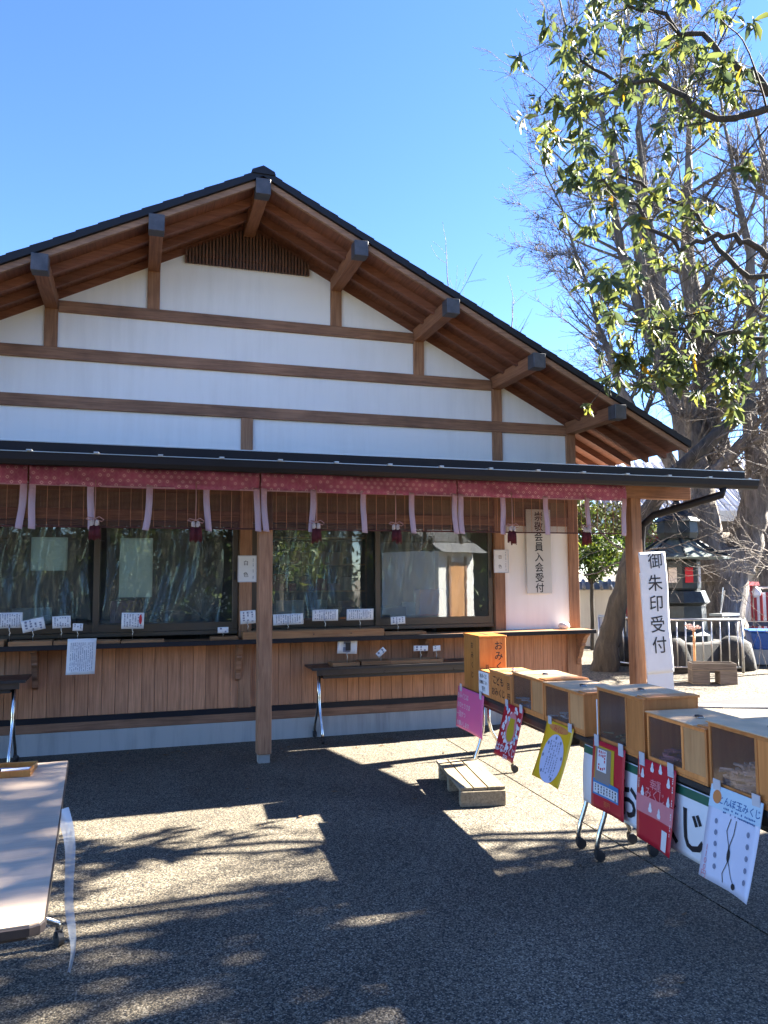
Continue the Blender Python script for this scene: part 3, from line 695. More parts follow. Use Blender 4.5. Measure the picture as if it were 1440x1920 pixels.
# ------------------------------------------------------------------ bamboo blinds with brocade, ribbons and tassels
def make_blind(x0, label, tass):
    t = thing('bamboo_blind', label, 'blind', (x0, -1.02, 2.465), 0, 'bamboo blinds hung along the canopy')
    W = 1.82; r = random.Random(int(x0*100)+7)
    sag = r.uniform(0.004, 0.012)
    me = MB().sheet(lambda u, v: (u*W, -0.012+0.014*math.sin(9*u+x0)*v + 0.009*math.sin(31*u+2*x0)*v + 0.006*math.sin(14*u-6*v), -0.148*v - sag*math.sin(math.pi*u)*v), 48, 4)
    part('brocade_band', me, MT['brocade'], t, smooth=True, solid=0.002)
    part('band_edge', MB().box(0, W, -0.016, -0.012, -0.150-sag*0.5, -0.145), MT['ribbon'], t)
    mb = MB(); z = -0.15
    while z > -0.475: mb.box(0.01, W-0.01, 0.0, 0.0035, z-0.0045, z); z -= 0.0095
    part('slat_screen', mb, MT['bamboo'], t, kind='stuff')
    bx('bottom_rail', t, MT['bamboo'], 0.0, W, -0.004, 0.010, -0.487, -0.474, 0.002)
    mb = MB(); x = 0.045
    while x < W: mb.box(x-0.0012, x+0.0012, -0.004, -0.0005, -0.474, -0.148); x += 0.0905
    part('thread', mb, MT['thread'], t, kind='stuff')
    for i in range(5):
        xa = [0.0, 0.4575, 0.915, 1.3725, W-0.052][i] - (0.026 if 0 < i < 4 else 0)
        lean = r.uniform(-0.03, 0.03); ph = r.uniform(0, 6)
        fn = lambda u, v: (xa + 0.052*u + lean*v*v + 0.004*math.sin(5*v+ph)*v, -0.018 - 0.006*math.sin(7*v+ph), -0.128 - 0.372*v - 0.006*u)
        part('ribbon', MB().sheet(fn, 2, 14), MT['ribbon'], t, smooth=True, solid=0.0015)
    for xt in tass:
        q = bpy.data.objects.new('tassel', None); COL.objects.link(q); q.parent = t; q.location = (xt, -0.045, 0)
        part('cord', MB().tube([(0, 0.01, -0.10), (0.002, 0, -0.25), (0, 0, -0.415)], 0.0035, 6), MT['cord'], q, smooth=True)
        bow = [(0, 0, -0.415), (-0.05, -0.004, -0.405), (-0.065, -0.004, -0.42), (-0.03, 0, -0.43), (0, 0, -0.418), (0.035, -0.004, -0.40), (0.07, -0.004, -0.425), (0.055, 0, -0.44), (0, 0, -0.418)]
        part('bow', MB().tube(bow, 0.004, 6), MT['cord'], q, smooth=True)
        for s_ in (-1, 1):
            a_ = r.uniform(-0.01, 0.01)
            part('tassel_head', MB().lathe([(0.006, 0), (0.016, -0.012), (0.018, -0.035), (0.016, -0.05)], 10, (s_*0.019, 0, -0.425)), MT['tasselcap'], q, smooth=True)
            L_ = 0.15 + r.uniform(-0.01, 0.02)
            mb = MB(); mb.lathe([(0.014, -0.042), (0.021, -0.07), (0.024, -0.11), (0.022, -L_)], 12, (s_*0.02+a_, 0, -0.425))
            for k in range(14):
                a = 2*math.pi*k/14; mb.tube([(s_*0.02+a_+0.019*math.cos(a), 0.019*math.sin(a), -0.48), (s_*0.02+a_+0.024*math.cos(a), 0.024*math.sin(a), -0.52), (s_*0.02+a_+0.025*math.cos(a), 0.025*math.sin(a), -0.425-L_-r.uniform(0, 0.02))], 0.0035, 4)
            part('fringe', mb, MT['tasselred'], q, smooth=True)
make_blind(-3.67, 'leftmost bamboo blind, of which only the right end shows at the picture edge', (0.5, 1.30))
make_blind(-1.84, 'bamboo blind with pink brocade band in front of the two left window panes', (0.495, 1.285))
make_blind(-0.01, 'bamboo blind with pink brocade band between the canopy post and the middle sash', (0.48, 1.21))
make_blind(1.82, 'rightmost bamboo blind, hanging past the white wall to the right canopy post', (0.54, 1.34))

# ------------------------------------------------------------------ notices and plaques on the wall
def board_sign(name, label, cat, loc, w_, h_, th, items, mat='paper', rz=0.0, bold=0.0, frame=None, group=None, extra=None):
    t = thing(name, label, cat, loc, rz, group)
    bx('panel', t, MT[mat], -w_/2, w_/2, -th, 0, -h_/2, h_/2, 0.002)
    fn = lambda u, v: (u, -th-0.0012, v)
    if frame:
        mb = MB(); fr = 0.008
        for a in (rect(-w_/2, w_/2, h_/2-fr, h_/2), rect(-w_/2, w_/2, -h_/2, -h_/2+fr)): mb.box(a[0][0], a[1][0], -th-0.004, -th, a[0][1], a[2][1])
        for a in (-w_/2, w_/2-fr): mb.box(a, a+fr, -th-0.0039, -th, -h_/2+fr, h_/2-fr)
        part('frame', mb, MT[frame], t)
    lettering(t, MT['ink'], items, fn, bold=bold)
    if extra: part('small_print', extra(MB(), fn), MT['greyink'], t)
    return t
board_sign('post_notice', 'small framed white notice 白色 on the wall post left of the canopy post', 'notice', (0.012, -0.029, 1.655), 0.182, 0.26, 0.006,
    [('白', -0.012, 0.058, 0.052), ('色', -0.012, -0.055, 0.052)], frame='tape', extra=lambda mb, fn: scribble(mb, fn, 0.050, 0.066, -0.11, 0.10, 1, True, 3), group=None)
board_sign('post_notice', 'small framed white notice 日色 on the wall post left of the white wall', 'notice', (2.742, -0.029, 1.73), 0.176, 0.25, 0.006,
    [('日', -0.014, 0.045, 0.045), ('色', -0.014, -0.055, 0.045)], frame='tape', extra=lambda mb, fn: scribble(mb, fn, 0.045, 0.062, -0.10, 0.10, 1, True, 5))
board_sign('membership_sign', 'tall white board reading 崇敬会員入会受付 hung on the white wall', 'sign', (3.195, -0.032, 1.84), 0.30, 0.925, 0.014,
    column('崇敬会員入会受付', 0.0, 0.385, 0.108, 0.112), mat='plaque', bold=0.014)

# ------------------------------------------------------------------ big leaning paper sign on the right canopy post
t = thing('reception_sign', 'tall white paper sign reading 御朱印受付 leaning on the right canopy post', 'sign', (3.985, -1.06, 0.0), 0, rot=(R_(-1.2), R_(-2.0), 0))
bx('panel', t, MT['paper'], -0.15, 0.15, 0.0, 0.012, 0.0, 1.60)
t.children[0].name = 'backing_board'
def sgn(u, v): return (u + 0.003*math.sin(5*v), -0.006 - 0.004*math.sin(9*v+2*u) - 0.25*max(0, u-0.12)**1.3*abs(math.sin(3*v)) - 0.10*max(0, abs(v-1.2)-0.5)**2, v)
part('paper', MB().sheet(lambda a, b: sgn(-0.157+0.314*a, 0.60+1.205*b), 12, 30), MT['paper'], t, smooth=True, solid=0.001)
lettering(t, MT['ink'], column('御朱印受付', 0.01, 1.70, 0.175, 0.205), lambda u, v: (sgn(u, v)[0], sgn(u, v)[1]-0.004, v), bold=0.006)

# ------------------------------------------------------------------ trays and cards on the counter
def tray(label, x, y, z, w_, d_, h_, mat='tray', group='wooden trays along the service counter', rz=0.0):
    t = thing('display_tray', label, 'tray', (x, y, z), rz, group)
    bx('tray_base', t, MT[mat], -w_/2+0.006, w_/2-0.006, -d_/2+0.006, d_/2-0.006, 0.0, 0.008)
    for n_, a in (('tray_side', (-w_/2, w_/2, -d_/2, -d_/2+0.010)), ('tray_side', (-w_/2, w_/2, d_/2-0.010, d_/2))): bx(n_, t, MT[mat], a[0], a[1], a[2], a[3], 0.0, h_, 0.0015)
    for sx in (-w_/2, w_/2-0.010): bx('tray_side', t, MT[mat], sx, sx+0.010, -d_/2+0.010, d_/2-0.010, 0.0, h_*0.995, 0.0015)
    return t
Zc = 0.9905
tray('wooden tray at the left picture edge of the counter', -2.16, -0.20, Zc, 0.14, 0.17, 0.055)
tray('long low wooden tray under the tilted card at the left of the counter', -1.88, -0.21, Zc, 0.35, 0.17, 0.04)
tray('short wooden tray just left of the hanging notice sheet', -1.60, -0.21, Zc, 0.19, 0.17, 0.035)
tray('wooden tray just right of the hanging notice sheet', -1.25, -0.21, Zc, 0.21, 0.17, 0.028)
tray('thin wooden tray holding the red-seal card', -0.95, -0.21, Zc, 0.37, 0.17, 0.022)
tray('low pale tray holding the small card near the timber post', -0.22, -0.18, Zc, 0.25, 0.15, 0.03)
t = tray('long orange-brown wooden tray with four cards right of the timber post', 0.635, -0.215, Zc, 1.38, 0.18, 0.072, group=None)
for xx in (-0.45, -0.02, 0.35): part('peg', MB().lathe([(0.006, 0), (0.006, 0.008)], 8), MT['blackplastic'], t, loc=(xx, -0.094, 0.035), ).rotation_euler = (R_(90), 0, 0)
tray('small low tray with one card right of the long orange-brown tray', 1.56, -0.20, Zc, 0.44, 0.15, 0.03)

def card(label, x, y, z, w_, h_, stem, tilt=0.0, rx=-0.12, mark=None, rows=5, seed=0, group='price cards along the counter', curl=0.006):
    t = thing('price_card', label, 'card', (x, y, z), rng.uniform(-0.08, 0.08), group)
    part('clip', MB().tube([(0, 0, 0), (0, 0, stem*0.5), (0.006, 0, stem*0.6), (-0.004, 0, stem*0.8), (0, 0, stem+0.02)], 0.003, 6), MT['wire'], t, smooth=True)
    c, s_ = math.cos(tilt), math.sin(tilt)
    def fn(u, v):
        a = u*c - v*s_; b = u*s_ + v*c
        return (a, -0.004 + rx*0.5*b + curl*math.sin(20*u+seed), stem + h_/2*0.9 + b)
    part('card', MB().sheet(lambda a, b: fn((a-0.5)*w_, (b-0.5)*h_), 8, 3), MT['paper'], t, smooth=True, solid=0.001)
    f2 = lambda u, v: (fn(u, v)[0], fn(u, v)[1]-0.0016, fn(u, v)[2])
    part('print', scribble(MB(), f2, -w_*0.42, w_*0.42, -h_*0.40, h_*0.40, rows, True, seed), MT['greyink'], t)
    if mark: part('red_seal', shape(MB(), lambda u, v: (fn(u, v)[0], fn(u, v)[1]-0.0024, fn(u, v)[2]), ell(w_*0.34, h_*0.08, w_*0.07, h_*0.3)), MT['redink'], t)
    return t
card('white card at the left picture edge of the counter', -2.06, -0.20, 1.03, 0.20, 0.135, 0.12, 0.0, seed=1, rows=9)
card('white card tilted to the right on its stand at the left of the counter', -1.87, -0.21, 1.02, 0.185, 0.105, 0.10, 0.20, seed=2, rows=4)
card('white card just left of the small one above the hanging sheet', -1.64, -0.21, 1.02, 0.155, 0.105, 0.12, 0.04, seed=3, rows=6)
card('smallest white card just above the hanging sheet', -1.505, -0.21, 1.02, 0.085, 0.066, 0.09, -0.03, seed=4, rows=3)
card('white card with a red oval seal on the left counter', -1.04, -0.21, 1.02, 0.195, 0.145, 0.10, -0.02, mark=True, seed=5, rows=7)
card('tiny white card on a low tray close to the timber post', -0.23, -0.20, 1.02, 0.10, 0.055, 0.035, 0.0, seed=6, rows=2)
card('double white card between the timber post and the canopy post', 0.0, -0.21, 1.06, 0.145, 0.125, 0.08, 0.05, seed=7, rows=3)
card('wide wavy white card on the left end of the long tray', 0.385, -0.21, 1.06, 0.29, 0.105, 0.06, 0.03, seed=8, rows=11, curl=0.012)
card('wide white card in the middle of the long tray', 0.75, -0.21, 1.06, 0.26, 0.11, 0.09, 0.0, seed=9, rows=10)
card('wide white card on the right end of the long tray', 1.105, -0.21, 1.06, 0.28, 0.11, 0.09, 0.0, seed=10, rows=12)
card('small double white card right of the long tray', 1.50, -0.21, 1.02, 0.15, 0.075, 0.08, 0.04, seed=11, rows=4)
# sheet hanging over the counter edge
t = thing('notice_sheet', 'white printed sheet hanging over the counter edge at the left', 'notice', (-1.463, -0.325, 0.0))
fn = lambda u, v: (u + (v-0.9)*0.03, -0.004 - 0.03*max(0, 0.95-v)**1.5, v)
part('sheet', MB().sheet(lambda a, b: fn(-0.118+0.236*a, 0.735+0.31*b), 4, 8), MT['paper'], t, smooth=True, solid=0.001)
part('print', scribble(MB(), lambda u, v: (fn(u, v)[0], fn(u, v)[1]-0.0018, v), -0.095, 0.098, 0.765, 1.01, 12, True, 42, 0.5), MT['greyink'], t)
o = part('round_stone', MB().lathe([(0.002, 0), (0.045, 0.004), (0.064, 0.025), (0.06, 0.05), (0.035, 0.072), (0.004, 0.078)], 16, (0, 0, 0)), MT['slipwhite'], None, smooth=True, loc=(3.44, -0.12, 0.9905))
tag(o, 'rounded whitish stone on the right end of the counter', 'stone')

# ------------------------------------------------------------------ folding tables
def curved_leg(t, x, d_, h_, inset=0.02):
    """chromed T-leg: upright tubes that sweep forward and back to castors"""
    g_ = bpy.data.objects.new('leg', None); COL.objects.link(g_); g_.parent = t; g_.location = (x, 0, 0)
    yf, yb, ym = inset, d_-0.02, d_*0.46
    for (ya, yo) in ((ym-0.022, yf), (ym+0.022, yb)):
        pts = [(0, ya, h_-0.05), (0, ya, 0.42), (0, ya+(yo-ya)*0.10, 0.34), (0, ya+(yo-ya)*0.42, 0.24), (0, ya+(yo-ya)*0.82, 0.15), (0, yo, 0.09), (0, yo, 0.05)]
        part('leg_tube', MB().tube(pts, 0.0135, 10), MT['chrome'], g_, smooth=True)
        c = MB(); c.lathe([(0.004, -0.012), (0.027, -0.011), (0.028, 0.011), (0.004, 0.012)], 16)
        o = part('castor', c, MT['blackplastic'], g_, smooth=False, loc=(0.006, yo+0.012, 0.028)); o.rotation_euler = (0, R_(90), R_(rng.uniform(-40, 40)))
        bx('castor_fork', g_, MT['blackplastic'], -0.016, 0.016, yo-0.014, yo+0.020, 0.030, 0.062, 0.003)
    return g_
def fold_table(name, label, loc, rz, L, D, H, topmat, legs, group=None, shelf=True, th=0.026, inset=0.02):
    t = thing(name, label, 'table', loc, rz, group)
    bx('tabletop', t, topmat, 0, L, 0, D, H-th, H-0.004, 0.003)
    bx('top_edge', t, MT['blackplastic'], -0.003, L+0.003, -0.003, 0.0, H-th-0.001, H-0.003)
    bx('apron', t, MT['blacktop'], 0.05, L-0.05, 0.035, 0.055, H-th-0.055, H-th, 0.003)
    if shelf:
        mb = MB(); mb.box(0.12, L-0.12, 0.08, D-0.05, H-0.115, H-0.108); mb.box(0.12, L-0.12, 0.075, 0.083, H-0.115, H-0.075)
        part('under_shelf', mb, MT['blackplastic'], t)
    for x in legs: curved_leg(t, x, D, H, inset)
    return t
ta = fold_table('folding_table', 'dark folding table before the cladding, between the canopy post and the fortune boxes', (0.585, -0.40, 0), R_(0.0), 1.82, 0.38, 0.716, MT['blacktop'], (0.10, 1.72), 'folding tables set out in front of the office')
fold_table('folding_table', 'dark folding table at the left picture edge in front of the cladding', (-3.62, -0.62, 0), 0, 1.75, 0.42, 0.745, MT['blacktop'], (0.10, 1.64), 'folding tables set out in front of the office')
# trays and cards on the dark table
for lab, x, w_, h_ in (('wooden tray with the picture card, left on the dark folding table', 0.93, 0.27, 0.035), ('wooden tray in the middle of the dark folding table', 1.235, 0.30, 0.04), ('wide wooden tray with two cards on the dark folding table', 1.66, 0.55, 0.035)):
    tray(lab, x, -0.24, 0.713, w_, 0.19, h_, group='wooden trays on the dark folding table')
t = card('white sheet card with a small dark photo on the dark folding table', 0.965, -0.24, 0.72, 0.195, 0.155, 0.11, -0.05, seed=21, rows=1, group='cards on the dark folding table')
mb = MB(); shape(mb, lambda u, v: (u, -0.018, v), rect(-0.02, 0.03, 0.135, 0.21)); part('photo', mb, MT['ink'], t)
card('small white card tilted steeply on the dark folding table', 1.31, -0.24, 0.72, 0.10, 0.055, 0.08, 0.75, seed=22, rows=2, group='cards on the dark folding table')
card('white double card on the wide tray of the dark folding table', 1.73, -0.24, 0.72, 0.15, 0.055, 0.105, -0.02, seed=23, rows=3, group='cards on the dark folding table')
card('small white card at the right end of the wide tray on the dark table', 1.90, -0.24, 0.72, 0.085, 0.055, 0.10, 0.05, seed=24, rows=2, group='cards on the dark folding table')

# ------------------------------------------------------------------ the row of fortune boxes
TS = Vector((-0.066, -0.998, 0)).normalized(); TD = Vector((0.998, -0.066, 0)).normalized(); P0 = Vector((1.47, -1.85, 0)); TR = math.atan2(TS.y, TS.x)
def T(s, d=0.0, z=0.0): return tuple(P0 + TS*s + TD*d + Vector((0, 0, z)))
fold_table('folding_table', 'folding table carrying the tall fortune box and the first small boxes', T(0.0), TR, 1.86, 0.45, 0.695, MT['blacktop'], (0.03, 1.76), 'folding tables under the fortune boxes', inset=0.10)
fold_table('folding_table', 'nearer folding table with the white banner hanging from its edge', T(1.875), TR, 1.86, 0.45, 0.695, MT['blacktop'], (0.10, 1.80), 'folding tables under the fortune boxes', inset=0.10)
ZT = 0.6925
# tall box
t = thing('fortune_box', 'tall orange-brown wooden box lettered おみくじ at the far end of the fortune table', 'box', T(0.08, 0.01, ZT), TR)
bx('box_body', t, MT['omikuji'], 0, 0.345, 0, 0.215, 0, 0.415, 0.003)
bx('box_lid', t, MT['omikuji'], -0.005, 0.35, -0.005, 0.22, 0.415, 0.43, 0.003)
bx('coin_slot', t, MT['ink'], 0.1, 0.24, 0.09, 0.12, 0.4301, 0.4315)
fe = lambda u, v: (0.3462, u, v)
lettering(t, MT['ink'], column('おみくじ', 0.155, 0.355, 0.072, 0.078) + [('百', 0.06, 0.20, 0.03), ('円', 0.06, 0.165, 0.03)], fe, bold=0.01)
lettering(t, MT['ink'], column('おみくじ', 0.19, 0.35, 0.055, 0.075), lambda u, v: (u, -0.0012, v), bold=0.01)
# box with white label
t = thing('fortune_box', 'small wooden box with a white lettered label next to the tall fortune box', 'box', T(0.43, 0.0, ZT), TR)
bx('box_body', t, MT['box'], 0, 0.215, 0, 0.20, 0, 0.185, 0.003)
bx('label_panel', t, MT['paper'], 0.008, 0.205, -0.003, 0, 0.02, 0.175)
bx('coin_slot', t, MT['ink'], 0.05, 0.16, 0.08, 0.12, 0.1851, 0.187)
lettering(t, MT['ink'], [('おみくじ', 0.105, 0.145, 0.036), ('初穂料こちら', 0.105, 0.100, 0.028), ('百円', 0.105, 0.055, 0.034)], lambda u, v: (u, -0.0042, v), bold=0.012)
# children box
t = thing('fortune_box', 'wooden box lettered こどもおみくじ with a yellow-varnished lid', 'box', T(0.65, 0.0, ZT), TR)
bx('box_body', t, MT['box'], 0, 0.40, 0, 0.25, 0, 0.20, 0.003)
bx('box_lid', t, MT['boxlight'], -0.005, 0.405, -0.005, 0.255, 0.20, 0.212, 0.002)
part('knob', MB().lathe([(0.012, 0), (0.009, 0.01), (0.014, 0.02), (0.002, 0.024)], 10), MT['chrome'], t, smooth=True, loc=(0.2, 0.10, 0.212))
lettering(t, MT['ink'], [('こども', 0.165, 0.145, 0.068), ('おみくじ', 0.165, 0.065, 0.062)], lambda u, v: (u, -0.0012, v), bold=0.012)
lettering(t, MT['ink'], [('百', 0.35, 0.13, 0.05), ('円', 0.35, 0.06, 0.05)], lambda u, v: (u, -0.0012, v), bold=0.012)
# glazed boxes
def fbox(label, s, w_, h_, d_, glass_w, slip, n, mat='box', panel='boxlight', seed=0, pile=0.06, off=0.0, hole=False):
    r = random.Random(seed)
    t = thing('glazed_fortune_box', label, 'box', T(s, off, ZT), TR, 'glazed wooden fortune boxes on the tables')
    e = 0.012
    bx('bottom_board', t, MT[mat], 0, w_, 0, d_, 0, e, 0.002)
    bx('back_board', t, MT[mat], 0, w_, d_-e, d_, e, h_, 0.002)
    bx('end_board', t, MT[mat], 0, e, 0, d_-e, e, h_, 0.002); bx('end_board', t, MT[mat], w_-e, w_, 0, d_-e, e, h_, 0.002)
    bx('front_panel', t, MT[panel], glass_w, w_-e, 0.002, e, e+0.02, h_-0.012, 0.002)
    fr = MB(); fr.box(e, w_-e, 0.0, e+0.002, e, e+0.022); fr.box(e, w_-e, 0.0, e+0.002, h_-0.014, h_); fr.box(glass_w-0.014, glass_w, -0.001, e+0.002, e+0.022, h_-0.014)
    part('front_frame', fr, MT[mat], t, bevel=0.0015)
    bx('partition', t, MT[mat], glass_w, glass_w+0.008, e, d_-e, e, h_-0.002)
    bx('pane', t, MT['acrylic'], e, glass_w-0.014, 0.006, 0.009, e+0.022, h_-0.014)
    lid = bx('lid', t, MT['acryl_lid'], -0.004, w_*0.82, -0.006, d_+0.004, h_+0.0005, h_+0.007, 0.001)
    fr = MB(); fr.box(-0.006, w_+0.006, -0.008, 0.012, h_, h_+0.004); fr.box(w_*0.83, w_+0.006, 0.014, d_+0.006, h_-0.002, h_+0.010)
    part('lid_frame', fr, MT[mat], t, bevel=0.0015)
    bx('hinge', t, MT['ink'], w_*0.42, w_*0.50, d_*0.42, d_*0.50, h_+0.0072, h_+0.016, 0.003); bx('lock', t, MT['chrome'], w_*0.50, w_*0.54, d_*0.36, d_*0.48, h_+0.0072, h_+0.013, 0.002)
    mb = MB()
    for i in range(n):
        x = r.uniform(e+0.03, glass_w-0.035); y = r.uniform(0.03, d_-0.04); z = e + 0.01 + pile*r.random()*(1.15-abs(x/glass_w-0.6))
        a = r.uniform(0, 3.14); b = r.uniform(-0.6, 0.6); M_ = Matrix.Translation((x, y, z)) @ Matrix.Rotation(a, 4, 'Z') @ Matrix.Rotation(b, 4, 'X')
        k = len(mb.v); mb.box(-0.026, 0.026, -0.006, 0.006, -0.004, 0.004)
        for q in range(k, k+8): mb.v[q] = tuple(M_ @ Vector(mb.v[q]))
    part('fortune_slips', mb, MT[slip], t, kind='stuff')
    return t
MT['acryl_lid'] = plain('cloudy_acrylic_lid', (0.66, 0.46, 0.27), 0.5, vary=0.2, scale=7, spec=0.15)
MT['slipolive'] = plain('olive_fortune_paper', (0.30, 0.26, 0.12), 0.8, vary=0.3, scale=20)
MT['slipgrey'] = plain('grey_fortune_paper', (0.52, 0.50, 0.55), 0.8, vary=0.3, scale=20)
fbox('glazed fortune box with greyish slips right after the こども box', 1.065, 0.475, 0.235, 0.30, 0.31, 'slipgrey', 60, seed=1, pile=0.07)
fbox('glazed fortune box with a few white folded slips in its corner', 1.555, 0.50, 0.228, 0.30, 0.33, 'slipwhite', 26, seed=2, pile=0.05)
fbox('tallest dark-glazed fortune box, with olive slips, in the middle of the nearer table', 2.20, 0.44, 0.288, 0.30, 0.29, 'slipolive', 40, seed=3, panel='box', pile=0.06)
fbox('glazed fortune box with bright pink slips', 2.665, 0.44, 0.232, 0.30, 0.28, 'slippink', 70, seed=4, pile=0.06)
MT['slippale'] = plain('pale_pink_fortune_paper', (0.66, 0.48, 0.42), 0.8, vary=0.2, scale=20)
fbox('glazed fortune box heaped with pale pink slips at the right picture edge', 3.12, 0.47, 0.268, 0.30, 0.29, 'slippale', 190, seed=5, panel='box', pile=0.10)
bx('spacer_board', None, MT['paper'], 0, 0.012, 0, 0.25, 0, 0.22)
o = bpy.data.objects['spacer_board']; o.location = T(2.172, 0.01, ZT); o.rotation_euler[2] = TR
tag(o, 'narrow white board standing in the gap before the tallest glazed fortune box', 'board')

# posters taped to the table edge
def poster(label, s, w_, L, ang, mat, draw, shear=0.0, curl=0.02, cat='poster', bottomtwist=0.0, z0=0.70, name='poster', tapes=True, d0=-0.012):
    t = thing(name, label, cat, T(s, d0, z0), TR, 'posters taped along the fortune tables' if cat == 'poster' else None)
    def fn(u, v):   # u 0..w, v 0..-L
        q = -v; a = ang*(0.55+0.45*min(1, q/L))
        return (u - shear*q, -math.sin(a)*q - curl*math.sin(math.pi*min(1, q/L))*0.3 - curl*0.25*math.cos(5*u/w_)*q/L - bottomtwist*(u/w_)*(q/L)**2, -math.cos(a)*q)
    part('sheet', MB().sheet(lambda a, b: fn(w_*a, -L*b), 10, 14), mat, t, smooth=True, solid=0.001)
    def lay(h):
        def g(u, v):
            p = fn(u, v); return (p[0], p[1]-0.0014-0.0008*h, p[2]-0.0004*h)
        return g
    draw(t, lay)
    if tapes:
        for u in (w_*0.12, w_*0.88): bx('tape', t, MT['tape'], u-0.022, u+0.022, -0.006, -0.003, -0.035, 0.025)
    return t
def pm(name, col, **k): return plain(name, col, 0.4, vary=0.05, scale=4, spec=0.5, **k)
P_pink, P_red, P_yel, P_white = pm('pink_poster', (0.72, 0.12, 0.30)), pm('red_poster', (0.50, 0.010, 0.028)), pm('yellow_poster', (0.82, 0.46, 0.012)), pm('pale_poster', (0.66, 0.68, 0.80))
K_white, K_pale, K_gold, K_blue, K_orange, K_grey, K_rose, K_lb = pm('print_white', (0.75, 0.74, 0.74)), pm('print_lilac', (0.58, 0.58, 0.74)), pm('print_gold', (0.55, 0.38, 0.02)), pm('print_blue', (0.03, 0.20, 0.45)), pm('print_orange', (0.62, 0.22, 0.06)), pm('print_taupe', (0.28, 0.22, 0.18)), pm('print_rose', (0.66, 0.22, 0.24)), pm('print_sky', (0.30, 0.52, 0.68))

def d_pink(t, lay):
    lettering(t, K_white, [('おみくじは', 0.13, -0.065, 0.050), ('おひとりさま', 0.16, -0.135, 0.048), ('一回ずつ', 0.11, -0.205, 0.048), ('お願いします', 0.15, -0.275, 0.044)], lay(1))
def d_red(t, lay):
    mb = MB(); r = random.Random(2)
    for i in range(60):
        a = r.uniform(0, 6.28); q = r.uniform(0.8, 1.25); shape(mb, lay(1), ell(0.17+0.105*q*math.cos(a), -0.145+0.11*q*math.sin(a), 0.013, 0.013, 6))
    part('flower_print', mb, K_white, t)
    part('disc_print', shape(MB(), lay(2), ell(0.17, -0.14, 0.08, 0.10)), K_rose, t)
    part('gold_print', shape(shape(MB(), lay(3), ell(0.17, -0.165, 0.055, 0.065)), lay(3), rect(0.13, 0.21, -0.13, -0.08)), K_gold, t)
    mb = MB(); [shape(mb, lay(3), ell(x, y, 0.016, 0.016, 8)) for x, y in ((0.06, -0.03), (0.12, -0.09), (0.26, -0.20))]
    part('blue_print', mb, K_lb, t)
    lettering(t, K_white, [('はなみくじ', 0.16, -0.285, 0.062), ('百円', 0.17, -0.335, 0.036)], lay(3), bold=0.015)
def d_yel(t, lay):
    part('oval_print', shape(MB(), lay(1), ell(0.165, -0.20, 0.125, 0.14, 24)), K_pale, t)
    part('heading', shape(MB(), lay(1), ell(0.165, -0.03, 0.12, 0.022, 16)), K_orange, t)
    lettering(t, MT['redink'], [('みくじ', 0.165, -0.03, 0.04)], lay(2))
    part('small_print', scribble(MB(), lay(2), 0.10, 0.235, -0.30, -0.10, 5, True, 8, 0.5), MT['greyink'], t)
    mb = MB(); [shape(mb, lay(3), ell(0.165+0.108*math.cos(a), -0.20+0.12*math.sin(a), 0.011, 0.011, 8)) for a in (0.2, 1.0, 1.6, 2.4, 3.1, 3.9, 5.2)]
    part('dot_print', mb, MT['greyink'], t)
def d_r2(t, lay):
    part('picture_frame', shape(MB(), lay(1), rect(0.03, 0.215, -0.21, -0.025)), K_gold, t)
    part('picture', shape(MB(), lay(2), rect(0.038, 0.185, -0.205, -0.032)), K_grey, t)
    part('picture_paper', shape(MB(), lay(3), rect(0.055, 0.145, -0.15, -0.04)), K_white, t)
    part('picture_marks', scribble(MB(), lay(4), 0.065, 0.138, -0.145, -0.045, 4, True, 3, 0.8), MT['redink'], t)
    part('blue_band', shape(MB(), lay(2), rect(0.02, 0.265, -0.275, -0.195)), K_blue, t)
    part('white_band', shape(MB(), lay(3), rect(0.028, 0.257, -0.265, -0.215)), K_white, t)
    part('band_marks', scribble(MB(), lay(4), 0.035, 0.25, -0.26, -0.22, 8, True, 5, 0.5, 1.0), MT['ink'], t)
    lettering(t, K_orange, [('百円', 0.15, -0.305, 0.03)], lay(2))
def d_r3(t, lay):
    part('rose_band', shape(MB(), lay(1), rect(0.0, 0.30, -0.245, -0.165)), K_rose, t)
    mb = MB()
    for x, y in ((0.045, -0.075), (0.12, -0.035), (0.185, -0.03), (0.25, -0.075), (0.05, -0.155), (0.255, -0.155), (0.115, -0.215), (0.185, -0.225)):
        part('charm_print', shape(MB(), lay(2), [(x-0.015, y), (x-0.010, y-0.012), (x+0.010, y-0.012), (x+0.015, y), (x+0.009, y+0.010), (x+0.008, y+0.020), (x, y+0.034), (x-0.008, y+0.020), (x-0.009, y+0.010)]), K_white, t)
    lettering(t, K_rose, [('幸', 0.13, -0.10, 0.05), ('運', 0.17, -0.10, 0.05), ('みくじ', 0.15, -0.145, 0.055)], lay(2), bold=0.01)
    part('small_print', scribble(scribble(MB(), lay(2), 0.275, 0.29, -0.30, -0.03, 1, True, 3), lay(2), 0.012, 0.024, -0.14, -0.03, 1, True, 9), K_white, t)
    part('white_corner', shape(MB(), lay(2), rect(0.215, 0.262, -0.36, -0.275)), K_white, t)
